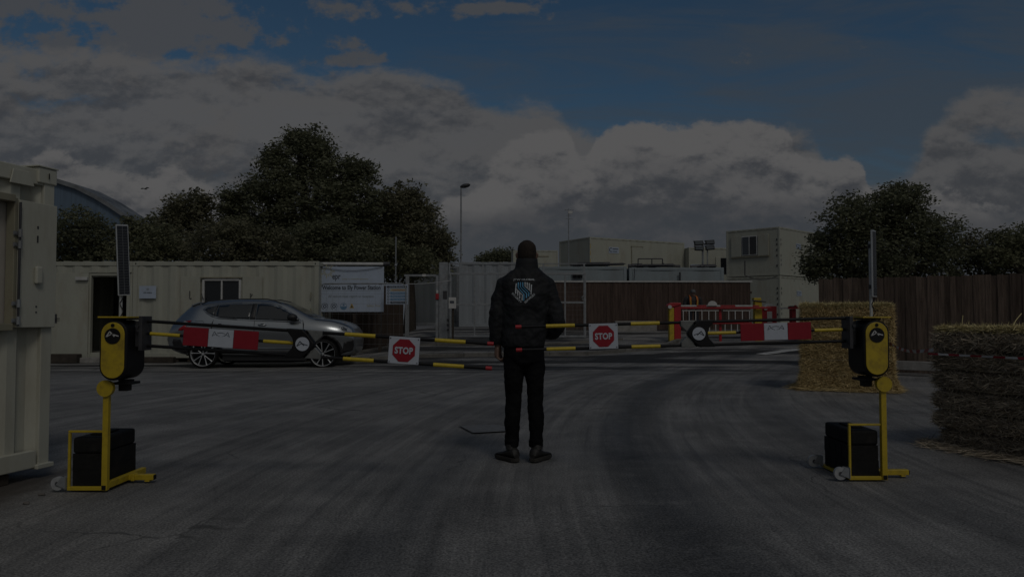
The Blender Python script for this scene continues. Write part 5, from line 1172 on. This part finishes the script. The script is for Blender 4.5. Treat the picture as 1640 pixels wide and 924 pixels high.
    dlo = [(321, 496.5), (325, 493), (333, 490.2), (345, 488.3), (362, 487), (385, 486), (410, 485.9), (430, 488), (445, 492.5), (458, 498.5), (470, 505), (480, 512.6), (480.5, 516), (460, 515), (430, 513.9), (406, 513), (375, 511.6), (350, 510), (338, 507), (328, 502)]
    big = []
    cx_ = 405; cz_ = 500
    patch([C_(cx_+(u-cx_)*1.022, cz_+(v-cz_)*1.12) for u, v in dlo], 'window_surround', trim, .003)
    parts = {'quarter_window': [(322.5, 496.5), (326, 493.6), (333, 491), (341, 489.7), (339, 505.8), (331, 502.3)], 'rear_window': [(344.5, 489.3), (362, 487.9), (398, 486.8), (397.5, 511.8), (375, 510.8), (351, 509.2), (343, 506.8)],
             'front_window': [(406.5, 486.8), (412, 486.9), (429, 488.9), (444, 493.4), (457, 499.4), (469, 506), (477.5, 512.5), (477.8, 514.8), (460, 514.2), (430, 513), (408, 512.1)]}
    patch([C_(*p) for p in [(341.5, 489.2), (344, 489), (342.6, 507), (339.5, 506)]], 'pillar', clad, .0065); patch([C_(*p) for p in [(398.3, 486.6), (406, 486.6), (407.5, 512.2), (398, 511.9)]], 'pillar', clad, .0065)
    for nm, pl in parts.items(): patch([C_(*p) for p in pl], nm, glasscar, .007)
    # seams, handles, flap
    sm_ = mat('panel_gap', (.006, .006, .006), .8)
    line([C_(406.5, 513), C_(407, 530), C_(407.5, 548), C_(408, 562)], .010, 'door_gap', sm_); line([C_(341, 513), C_(338, 520), C_(338, 532), C_(343, 545), C_(349, 556), C_(352, 563)], .008, 'door_gap', sm_)
    line([C_(483, 513), C_(486, 520), C_(486.5, 535), C_(485, 550), C_(484, 562)], .010, 'door_gap', sm_)
    pass
    line([C_(502, 512.5), C_(530, 515.5), C_(545, 520), C_(554, 524)], .008, 'bonnet_gap', sm_)
    line([C_(311, 515), C_(324, 514.3), C_(326, 521)], .006, 'fuel_flap', sm_)
    for u in (351, 419):
        for sgn in (-1,):
            x, z_ = C_(u+1, 521); h = bvh.ray_cast(Vector((x, -3, z_)), Vector((0, 1, 0)))[0]
            q = MB(); q.tube([(x-.10, h.y-.004, z_), (x-.08, h.y-.032, z_+.004), (x+.06, h.y-.034, z_+.004), (x+.09, h.y-.004, z_)], 1, 10, [(.012, .012), (.017, .011), (.017, .011), (.012, .012)]); q.build('door_handle', paint, root)
            patch([(x-.055, z_-.012), (x+.045, z_-.012), (x+.03, z_+.032), (x-.04, z_+.032)], 'handle_recess', sm_, .003, None, False)
    # cladding: sill, door strip, arch rims, bumpers
    patch([(-1.03, .295), (1.02, .285), (1.03, .40), (-1.03, .41)], 'sill_cladding', clad, .012); line([(-1.0, .475), (.98, .455)], .035, 'door_strip', trim, .018)
    for x in WX:
        a_ = []; n_ = 20
        for i in range(n_+1): t_ = R(-8)+R(196)*i/n_; a_.append((x+math.cos(t_)*.45, WZ+.01+math.sin(t_)*.45))
        for i in range(n_, -1, -1): t_ = R(-8)+R(196)*i/n_; a_.append((x+math.cos(t_)*.396, WZ+.01+math.sin(t_)*.396))
        patch(a_, 'arch_cladding', clad, .010)
    patch([(1.84, .34), (2.06, .40), (2.09, .52), (2.085, .66), (1.88, .60)], 'front_bumper_cladding', clad, .010); patch([(-1.86, .33), (-2.12, .42), (-2.19, .60), (-2.15, .68), (-1.98, .66), (-1.85, .45)], 'rear_bumper_cladding', clad, .010)
    # lamps
    tl = patch([C_(*p) for p in [(285, 526.5), (292, 522), (296.5, 521.5), (294.5, 527), (290, 530), (283, 530)]], 'tail_light', mat('red_lamp_lens', (.30, .012, .015), .2), .010)
    patch([C_(*p) for p in [(285, 518), (294, 514.6), (304, 514.4), (301, 517.5), (294, 519), (285.5, 520)]], 'reversing_light', mat('clear_lamp_lens', (.42, .42, .42), .15), .010)
    patch([C_(*p) for p in [(293, 514.6), (305, 513.6), (302, 517)]], 'red_lamp_tip', red, .013)
    hl = patch([C_(*p) for p in [(541, 523), (546, 521.8), (554, 524.5), (560, 529), (561, 534), (554, 533.5), (546, 529)]], 'headlight', mat('headlamp_lens', (.36, .38, .40), .1, .2), .010)
    patch([C_(*p) for p in [(544, 524.5), (548, 524), (553, 527.5), (554, 531), (547, 528.5)]], 'headlight_reflector', mat('lamp_reflector', (.10, .11, .12), .2, .6), .013)
    # roof rails, spoiler, mirror, wiper, windscreens
    for y in (-.60, .60):
        q = MB(); q.tube([(-1.55, y, 1.51), (-1.4, y, 1.575), (-.9, y, 1.625), (0, y, 1.63), (.22, y, 1.585), (.36, y, 1.52)], .013, 8); q.build('roof_rail', clad, root)
    MB().prism([(-1.82, 1.485), (-1.60, 1.566), (-1.60, 1.53), (-1.80, 1.455)], -.58, .58).build('rear_spoiler', paint, root, bev=.012)
    for sgn in (-1, 1):
        mx_, mz_ = C_(468, 509); h = bvh.ray_cast(Vector((mx_+.1, sgn*3, mz_-.04)), Vector((0, -sgn, 0)))[0]; yb = h.y
        q = MB(); q.sphere((mx_, yb+sgn*.13, mz_+.005), .12, 14, 10, (1.1, .85, .72)); q.v = [Vector((max(p.x, mx_-.10), p.y, p.z)) for p in q.v]; q.tube([(mx_+.04, yb-sgn*.02, mz_-.07), (mx_+.02, yb+sgn*.10, mz_-.05)], .03, 8); q.build('door_mirror', clad, root)
    patch([(-.60, 1.20), (.60, 1.20), (.50, 1.53), (-.50, 1.53)], 'windscreen', glasscar, .004, None, False, .08, 'x', 1)
    patch([(-.55, 1.22), (.55, 1.22), (.46, 1.47), (-.46, 1.47)], 'rear_screen', glasscar, .004, None, False, .08, 'x', -1)
    # underside so that no light shows through, wheels
    MB().box((-1.0, -.72, .17), (1.0, .72, .32)).build('underbody', clad, root)
    rim_m = mat('alloy_rim', (.42, .43, .44), .35, .5, .05); 
    for wi, x in enumerate(WX):
        for sgn in (-1, 1):
            y0 = sgn*.80
            def lathe(prof, m_, nm, par, n=40):
                q = MB(); vs = []; 
                for r_, yo in prof:
                    for j in range(n): t_ = 2*math.pi*j/n; vs.append((x+math.cos(t_)*r_, y0+sgn*yo, WZ+math.sin(t_)*r_))
                kk = len(prof); q.add(vs, [(i*n+j, i*n+(j+1) % n, (i+1)*n+(j+1) % n, (i+1)*n+j) for i in range(kk-1) for j in range(n)], True); return q.build(nm, m_, par)
            wh = lathe([(.285, -.09), (.335, -.08), (.346, -.05), (.346, .04), (.337, .07), (.31, .085), (.290, .08)], rubber, 'wheel', root)
            lathe([(.29, -.08), (.282, .0), (.274, .03), (.280, .07), (.294, .080), (.294, .074)], rim_m, 'rim', wh)
            lathe([(.001, -.02), (.262, -.02)], blk, 'brake_backing', wh)
            q = MB()
            for i in range(5):
                for d_ in (-.20, .20):
                    t0 = 2*math.pi*i/5+.3+wi*.4; t1 = t0+d_*1.35; p0_ = Vector((x+math.cos(t0+d_*.3)*.05, y0+sgn*.045, WZ+math.sin(t0+d_*.3)*.05)); p1_ = Vector((x+math.cos(t1)*.280, y0+sgn*.06, WZ+math.sin(t1)*.280))
                    q.tube([p0_, p0_.lerp(p1_, .6), p1_], 1, 6, [(.013, .010), (.012, .010), (.022, .010)])
            q.cyl((x, y0+sgn*.03, WZ), (x, y0+sgn*.062, WZ), .035, n=16); q.build('spokes', rim_m, wh)
    return root
build_car()

# ------------------------------------------------------------------ people
skin = mat('skin', (.17, .105, .08), .55, 0, .08, 20)
def remesh(mb, name, m_, parent, vox, smooth=4, wr=0, wscale=.12, sub=0):
    o = mb.build('tmp', m_); q = o.modifiers.new('r', 'REMESH'); q.mode = 'VOXEL'; q.voxel_size = vox
    q = o.modifiers.new('s', 'SMOOTH'); q.iterations = smooth; q.factor = .6
    if wr:
        tx = bpy.data.textures.new('folds', 'CLOUDS'); tx.noise_scale = wscale; tx.noise_depth = 2
        q = o.modifiers.new('d', 'DISPLACE'); q.texture = tx; q.strength = wr; q.mid_level = .5; q.texture_coords = 'LOCAL'
    me = frozen(o); bpy.data.objects.remove(o); me.materials.clear(); me.materials.append(m_)
    me.polygons.foreach_set('use_smooth', [True]*len(me.polygons))
    r_ = bpy.data.objects.new(name, me); COL.objects.link(r_); r_.parent = parent; return r_
def limb(mb, pts, rs, n=16, sub=5):
    P_ = [Vector(p) for p in pts]; out = []; ro = []
    for i in range(len(P_)-1):
        p0_, p1_, p2_, p3_ = P_[max(0, i-1)], P_[i], P_[i+1], P_[min(len(P_)-1, i+2)]
        for k_ in range(sub):
            t_ = k_/sub; out.append(.5*((2*p1_)+(p2_-p0_)*t_+(2*p0_-5*p1_+4*p2_-p3_)*t_*t_+(3*p1_-p0_-3*p2_+p3_)*t_**3)); ro.append(rs[i]+(rs[i+1]-rs[i])*t_)
    out.append(P_[-1]); ro.append(rs[-1]); mb.tube(out, 1, n, [(r_, r_) for r_ in ro])
def hand(mb, wrist, d, palm_n, thumb_side, curl=.5, s=1.0):
    """wrist point, finger direction d, palm normal (direction the palm faces), thumb side vector"""
    d = Vector(d).normalized(); pn = Vector(palm_n).normalized(); ts = Vector(thumb_side).normalized(); w = Vector(wrist)
    mb.tube([w-d*.03*s, w+d*.02*s, w+d*.055*s, w+d*.088*s], 1, 12, [(.024*s, .024*s), (.030*s, .022*s), (.034*s, .020*s), (.030*s, .014*s)])
    # flattened palm: four rays inside
    for i, (off, ln) in enumerate(((.030, .072), (.011, .080), (-.010, .074), (-.029, .058))):
        b0 = w+d*.02*s+ts*off*.6*s; b1 = w+d*.088*s+ts*off*s; c_ = curl*(1+.12*i)
        e1 = d*math.cos(c_)+pn*math.sin(c_); e2 = d*math.cos(c_*2.1)+pn*math.sin(c_*2.1); e3 = d*math.cos(c_*2.9)+pn*math.sin(c_*2.9)
        p1_ = b1+e1*ln*.45*s; p2_ = p1_+e2*ln*.33*s; p3_ = p2_+e3*ln*.25*s
        mb.tube([b0, b1, p1_, p2_, p3_], 1, 8, [(.014*s,)*2, (.0115*s,)*2, (.0098*s,)*2, (.0090*s,)*2, (.0068*s,)*2])
    t0 = w+d*.025*s+ts*.018*s; t1 = t0+(d*.6+ts*.8).normalized()*.038*s+pn*.006*s; t2 = t1+(d*.9+ts*.25+pn*.25).normalized()*.032*s; t3 = t2+(d*.9-ts*.1+pn*.4).normalized()*.024*s
    mb.tube([t0, t1, t2, t3], 1, 8, [(.016*s,)*2, (.013*s,)*2, (.011*s,)*2, (.008*s,)*2])
def head_parts(root, hx, hy, zt, m_skin, hair_m, face=1, hairtop=True, beard=False, buzz=True):
    """head of .235 m with its crown at zt, facing +y * face"""
    def rr(mb, grow=0, lo=0):
        R_ = [(.235, .030, .045, .052), (.215, .035, .052, .062), (.185, .022, .062, .080), (.15, .008, .070, .092), (.115, .0, .0755, .098), (.08, -.004, .0765, .098), (.05, -.006, .072, .092), (.025, -.006, .058, .074), (.008, -.006, .036, .046), (0, -.006, .012, .016)]
        R_ = [r_ for r_ in R_ if r_[0] <= lo] if lo else R_
        mb.rings([(zt-a+grow*(1 if a < .03 else 0), hx, hy+face*b, c_+grow, d+grow) for a, b, c_, d in R_], 24)
    return rr
def person_main():
    Y = 6.56; X0 = at(842, Y); Z0 = .008
    root = empty('person', (X0, Y, Z0), 0, 'man in black security jacket standing with his back to us between the barrier arms', 'person')
    hx, hy, zt = .010, .02, 1.80; K = head_parts(root, hx, hy, zt, skin, None)
    b = MB(); K(b)
    b.tube([(hx, hy-.005, zt-.16), (hx, -.005, 1.56), (0, -.01, 1.50)], 1, 16, [.060, .060, .066])
    for s in (-1, 1): b.tube([(hx+s*.073, hy+.004, zt-.155), (hx+s*.082, hy-.002, zt-.135), (hx+s*.086, hy-.006, zt-.115), (hx+s*.080, hy-.004, zt-.10)], 1, 10, [(.006, .009), (.008, .014), (.008, .017), (.006, .010)])
    b.sphere((hx, hy+.104, zt-.148), .013, 10, 8, (1, 1.3, 1.6)); b.sphere((hx, hy+.094, zt-.125), .010, 10, 8, (1, 1, 2)); b.sphere((hx, hy+.085, zt-.178), .016, 10, 8, (1.5, .7, .5))
    # torso, arms, legs in one skin
    b.rings([(.93, -.01, 0, .14, .10), (1.1, -.01, 0, .15, .10), (1.3, -.01, 0, .17, .11), (1.42, 0, 0, .165, .10), (1.50, 0, 0, .08, .07)], 24)
    LW = (-.228, .03, .935); RW = (.115, .235, 1.035)
    limb(b, [(-.15, 0, 1.43), (-.225, .0, 1.18), LW], [.052, .042, .028]); limb(b, [(.15, 0, 1.43), (.24, -.01, 1.13), RW], [.052, .042, .028])
    for s, hxx in ((-1, -.09), (1, .07)): limb(b, [(hxx, 0, .95), ((-.102 if s < 0 else .078), .0, .50), ((-.118 if s < 0 else .083), -.01, .10)], [.075, .042, .034])
    hand(b, LW, (-.02, .10, -1), (.75, -.15, 0), (.1, 1, 0), .7, 1.15); hand(b, RW, (-1, .25, -.05), (0, -1, .1), (0, .1, 1), .35)
    remesh(b, 'body', skin, root, .0055, 3)
    e = MB(); [e.sphere((hx+s*.030, hy+.088, zt-.117), .011, 10, 8) for s in (-1, 1)]; e.build('eyes', mat('eye_white', (.5, .5, .48), .3), root)
    hm = mat('short_cropped_hair', (.036, .029, .025), .9, 0, .35, 60, .8, 300, spec=.15)
    h = MB(); h.rings([(zt-.160, hx, hy-.024, .064, .060), (zt-.145, hx, hy-.022, .0725, .070), (zt-.118, hx, hy-.018, .0768, .082), (zt-.10, hx, hy-.014, .0775, .087), (zt-.07, hx, hy-.010, .0772, .092), (zt-.04, hx, hy-.008, .071, .088), (zt-.018, hx, hy-.008, .054, .068), (zt, hx, hy-.008, .028, .036), (zt+.005, hx, hy-.008, .006, .008)], 24); h.build('hair', hm, root)
    # jacket
    jm = mat('black_softshell', (.0115, .0125, .0145), .75, 0, .3, 5, .35, 45, spec=.3)
    j = MB(); j.rings([(.925, -.020, .0, .168, .128), (.945, -.020, 0, .176, .134), (1.0, -.018, 0, .184, .140), (1.12, -.012, 0, .190, .140), (1.25, -.004, 0, .205, .142), (1.36, .0, -.004, .214, .142), (1.43, .002, -.006, .214, .132), (1.475, .003, -.006, .206, .122), (1.505, .004, -.006, .188, .110), (1.535, .005, -.004, .152, .098), (1.555, .006, -.002, .118, .092), (1.575, .008, 0, .094, .086)], 32, 2.2)
    limb(j, [(-.12, -.0, 1.458), (-.172, -.0, 1.425), (-.212, -.0, 1.30), (-.240, .002, 1.16), (-.238, .020, 1.02), (-.232, .03, .945)], [.060, .073, .070, .068, .060, .052])
    limb(j, [(.125, 0, 1.455), (.175, -.0, 1.42), (.215, -.01, 1.29), (.250, -.028, 1.13), (.225, .09, 1.045), (.145, .21, 1.04)], [.060, .073, .071, .074, .066, .050])
    jk = remesh(j, 'jacket', jm, root, .0070, 4, .042, .10)
    c_ = MB(); c_.rings([(1.545, .006, .0, .106, .094), (1.575, .008, .0, .097, .088), (1.61, .009, .003, .091, .086), (1.645, .010, .006, .089, .086), (1.650, .010, .006, .082, .080), (1.60, .009, .003, .080, .076)], 28); c_.build('collar', jm, jk)
    # trousers
    tm = mat('black_trousers', (.0060, .0062, .0070), .85, 0, .3, 8, .3, 60, spec=.12); t = MB()
    t.rings([(1.0, -.014, 0, .160, .115), (.93, -.014, 0, .168, .120), (.86, -.014, 0, .170, .118), (.80, -.014, 0, .160, .105), (.775, -.014, 0, .12, .08)], 28)
    limb(t, [(-.094, 0, .90), (-.097, 0, .76), (-.098, .004, .62), (-.100, .006, .50), (-.108, -.006, .36), (-.113, -.006, .22), (-.113, 0, .135)], [.090, .086, .076, .064, .066, .057, .055])
    limb(t, [(.066, 0, .90), (.072, 0, .76), (.076, .004, .62), (.078, .006, .50), (.083, -.006, .36), (.085, -.006, .22), (.086, 0, .135)], [.090, .085, .074, .064, .065, .056, .054])
    for x in (-.113, .086): t.rings([(.175, x, 0, .056, .064), (.16, x, 0, .060, .068), (.14, x, 0, .056, .062), (.122, x, .002, .058, .064), (.105, x, .004, .052, .060)], 20)
    remesh(t, 'trousers', tm, root, .0065, 4, .024, .07)
    bt = mat('dark_brown_boots', (.014, .0125, .011), .6, 0, .35, 12, .4, 60); so = mat('boot_sole', (.028, .025, .021), .8, 0, .3, 20)
    for s, x, tw_ in ((-1, -.118, R(32)), (1, .090, R(-28))):
        M4 = Matrix.Translation((x, -.015, 0)) @ Matrix.Rotation(tw_, 4, 'Z')
        q = MB(); secs = [(-.082, .026, .030, .055, .060), (-.072, .034, .030, .090, .092), (-.05, .042, .028, .112, .112), (-.01, .044, .028, .110, .115), (.04, .043, .028, .085, .088), (.09, .047, .028, .062, .064), (.14, .050, .028, .052, .054), (.18, .046, .026, .044, .046), (.205, .032, .026, .034, .036), (.213, .012, .028, .030, .031)]
        vs = []
        for (yy, w_, zb_, zt1, zt2) in secs:
            for j_ in range(12):
                a_ = 2*math.pi*j_/12; zc = (zb_+zt2)/2; vs.append(M4 @ Vector((w_*math.cos(a_), yy, max(zb_, zc+(zt2-zb_)/2*math.sin(a_)*1.05))))
        q.add(vs, [(i*12+k_, i*12+(k_+1) % 12, (i+1)*12+(k_+1) % 12, (i+1)*12+k_) for i in range(len(secs)-1) for k_ in range(12)], True); q.add(vs, [tuple(range(12)), tuple(range(119, 107, -1))])
        b_ = q.build('boot', bt, root)
        q = MB(); pl = [(-.086, .022), (-.06, .040), (0, .043), (.05, .042), (.10, .050), (.15, .053), (.19, .045), (.215, .022)]; P2 = [(w_, y_) for y_, w_ in pl]+[(-w_, y_) for y_, w_ in pl[::-1]]
        n_ = len(P2); v2 = [M4 @ Vector((a, b2, .0)) for a, b2 in P2]+[M4 @ Vector((a*1.03, b2*1.01, .030)) for a, b2 in P2]
        q.add(v2, [tuple(range(n_-1, -1, -1)), tuple(range(n_, 2*n_))]+[(i, (i+1) % n_, n_+(i+1) % n_, n_+i) for i in range(n_)]); q.build('sole', so, b_, bev=.004)
        q = MB(); q.rings([(.095, x, -.018, .048, .052), (.125, x, -.012, .046, .050), (.14, x, -.01, .042, .046)], 18); q.build('boot_cuff', bt, b_)
    # crest printed on the back, laid onto the cloth
    bv = BVHTree.FromPolygons([v.co.copy() for v in jk.data.vertices], [tuple(p.vertices) for p in jk.data.polygons])
    def lay(me_, off=.0025):
        for v in me_.vertices:
            h_ = bv.ray_cast(Vector((v.co.x, -1, v.co.z)), Vector((0, 1, 0)))[0]; v.co.y = (h_.y if h_ else -.14)-off
    cp = lambda u, v: ((u-842)/194.6, EYE+(511-v)/F*6.42-Z0)
    def pz(a, b): return cp(810+a*60/924, 435+b*60/924)
    w_m = mat('white_print', (.42, .45, .48), .7, 0, .1, 60); b_m = mat('light_blue_print', (.10, .32, .52), .7, 0, .1, 60)
    def stripes(lst, wd, name, m_):
        q = MB()
        for pts in lst:
            P_ = [Vector(pz(*p)) for p in pts]; h_ = wd*60/924/194.6/2
            dense = []
            for i in range(len(P_)-1):
                n_ = 4; dense += [P_[i].lerp(P_[i+1], k_/n_) for k_ in range(n_)]
            dense.append(P_[-1]); vs = []
            for i, p in enumerate(dense): vs += [(p.x-h_, 0, p.y), (p.x+h_, 0, p.y)]
            q.add(vs, [(2*i, 2*i+1, 2*i+3, 2*i+2) for i in range(len(dense)-1)])
        o = q.build(name, m_, jk); lay(o.data); o.data.update(); return o
    stripes([[(258, 290), (245, 400), (241, 545)], [(250, 420), (405, 580), (395, 715)], [(293, 470), (290, 600)], [(342, 520), (338, 660)], [(470, 262), (470, 365), (600, 485), (620, 490)], [(522, 268), (520, 415)], [(572, 285), (570, 460)], [(624, 320), (612, 570)]], 27, 'crest_white_stripes', w_m)
    stripes([[(308, 262), (303, 395), (440, 555), (438, 715)], [(360, 260), (356, 380), (508, 545), (500, 650)], [(414, 262), (414, 370), (562, 520), (555, 610)]], 25, 'crest_blue_stripes', b_m)
    def jtext(body, size, a, b, rot, sx=1):
        t_ = text(body, size, w_m, jk, (0, 0, 0), (0, 0, 0), 0, bold=.0006, fit=sx, name='jacket_lettering'); X_, Z_ = pz(a, b)
        mm = Matrix.Translation((X_, 0, Z_)) @ Matrix.Rotation(R(90), 4, 'X') @ Matrix.Rotation(rot, 4, 'Z'); t_.data.transform(mm); lay(t_.data)
    jtext('JTW GLOBAL', .0265, 448, 200, 0, (.176, .018)); jtext('SECURITY', .022, 268, 645, R(-47), (.108, .016)); jtext('SERVICES', .022, 580, 660, R(41), (.108, .016))
    # sleeve and shoulder seams
    return root
person_main()
def worker():
    Y = 27.0; X0 = at(1110, Y); g = gz(X0, Y); root = empty('person', (X0, Y, g), R(180), 'distant worker in a dark jacket and orange-yellow vest behind the red boom', 'person'); zt = 1.16+(511-464)/F*Y-g
    s = zt/1.80; b = MB(); K = head_parts(root, 0, .02, zt, skin, None); K(b)
    b.tube([(0, .01, zt-.16), (0, 0, zt-.32)], 1, 10, [.058, .07]); b.rings([(.9*s, 0, 0, .15, .1), (1.3*s, 0, 0, .17, .11), (1.47*s, 0, 0, .16, .1), (1.52*s, 0, 0, .08, .07)], 16)
    LW, RW = (-.26, .10, .88*s), (.26, .10, .88*s)
    limb(b, [(-.17, 0, 1.45*s), (-.25, -.02, 1.15*s), LW], [.055, .045, .03], 10, 3); limb(b, [(.17, 0, 1.45*s), (.25, -.02, 1.15*s), RW], [.055, .045, .03], 10, 3)
    for x in (-.1, .1): limb(b, [(x, 0, .92*s), (x*1.1, .01, .48*s), (x*1.15, 0, .08)], [.08, .055, .04], 10, 3)
    hand(b, LW, (0, .2, -1), (1, 0, 0), (0, 1, 0), .4); hand(b, RW, (0, .2, -1), (-1, 0, 0), (0, 1, 0), .4); b.sphere((0, .125, zt-.148), .013, 8, 6, (1, 1.3, 1.6))
    remesh(b, 'body', skin, root, .010, 2)
    q = MB(); q.rings([(zt-.10, 0, .012, .086, .105), (zt-.05, 0, .012, .086, .104), (zt-.0, 0, .01, .06, .07), (zt+.015, 0, .01, .02, .03)], 18); q.box((-.06, .10, zt-.098), (.06, .17, zt-.085)); q.build('cap', mat('grey_cap', (.10, .10, .10), .7), root)
    q = MB(); q.rings([(.88*s, 0, 0, .18, .13), (1.1*s, 0, 0, .19, .135), (1.35*s, 0, 0, .21, .14), (1.46*s, 0, 0, .19, .12), (1.53*s, 0, 0, .09, .08)], 18); limb(q, [(-.15, 0, 1.46*s), (-.23, -.02, 1.38*s), (-.27, -.02, 1.13*s), (-.27, .08, .93*s)], [.075, .08, .065, .05], 10, 3); limb(q, [(.15, 0, 1.46*s), (.23, -.02, 1.38*s), (.27, -.02, 1.13*s), (.27, .08, .93*s)], [.075, .08, .065, .05], 10, 3)
    jk = remesh(q, 'jacket', mat('dark_work_jacket', (.03, .03, .033), .8), root, .014, 3, .02, .1)
    vm = mat('orange_vest', (.42, .12, .02), .6); vy = mat('yellow_vest_band', (.40, .38, .05), .5)
    for sx_ in (-1, 1):
        q = MB(); q.tube([(sx_*.10, .15, .98*s), (sx_*.11, .165, 1.15*s), (sx_*.12, .165, 1.32*s), (sx_*.11, .12, 1.47*s), (sx_*.10, 0, 1.535*s), (sx_*.11, -.12, 1.46*s), (sx_*.12, -.155, 1.2*s)], 1, 8, [(.055, .012)]*7); v_ = q.build('vest_panel', vm, root)
        q = MB(); q.tube([(sx_*.105, .170, 1.0*s), (sx_*.115, .185, 1.2*s), (sx_*.115, .18, 1.34*s)], 1, 6, [(.02, .006)]*3); q.build('reflective_band', vy, v_)
    q = MB()
    for x in (-.1, .1): limb(q, [(x, 0, .95*s), (x*1.1, .01, .48*s), (x*1.15, 0, .09)], [.095, .07, .06], 10, 3)
    q.build('trousers', mat('navy_trousers', (.02, .022, .03), .85), root)
    for x in (-.115, .115): q = MB(); q.tube([(x, -.06, .05), (x, .06, .05), (x, .18, .035)], 1, 10, [(.04, .045), (.045, .045), (.03, .03)]); q.build('boot', rubber, root)
worker()
# a gull far off over the left trees
gl = MB(); gl.tube([(-.14, 0, 0), (0, 0, .01), (.2, 0, 0)], 1, 8, [(.01,)*2, (.05,)*2, (.02,)*2]); c_ = Vector((0, 0, .02))
for s in (-1, 1): gl.add([(-.05, 0, .02), (.08, 0, .02), (.10, s*.28, .13), (.0, s*.55, .03), (-.04, s*.3, .12)], [(0, 1, 2, 3, 4)])
o = gl.build('gull', mat('gull_plumage', (.2, .2, .2), .7), None, px(232, 303, 60), (0, 0, R(60))); tag(o, 'small gull gliding above the bushes at the left', 'bird')
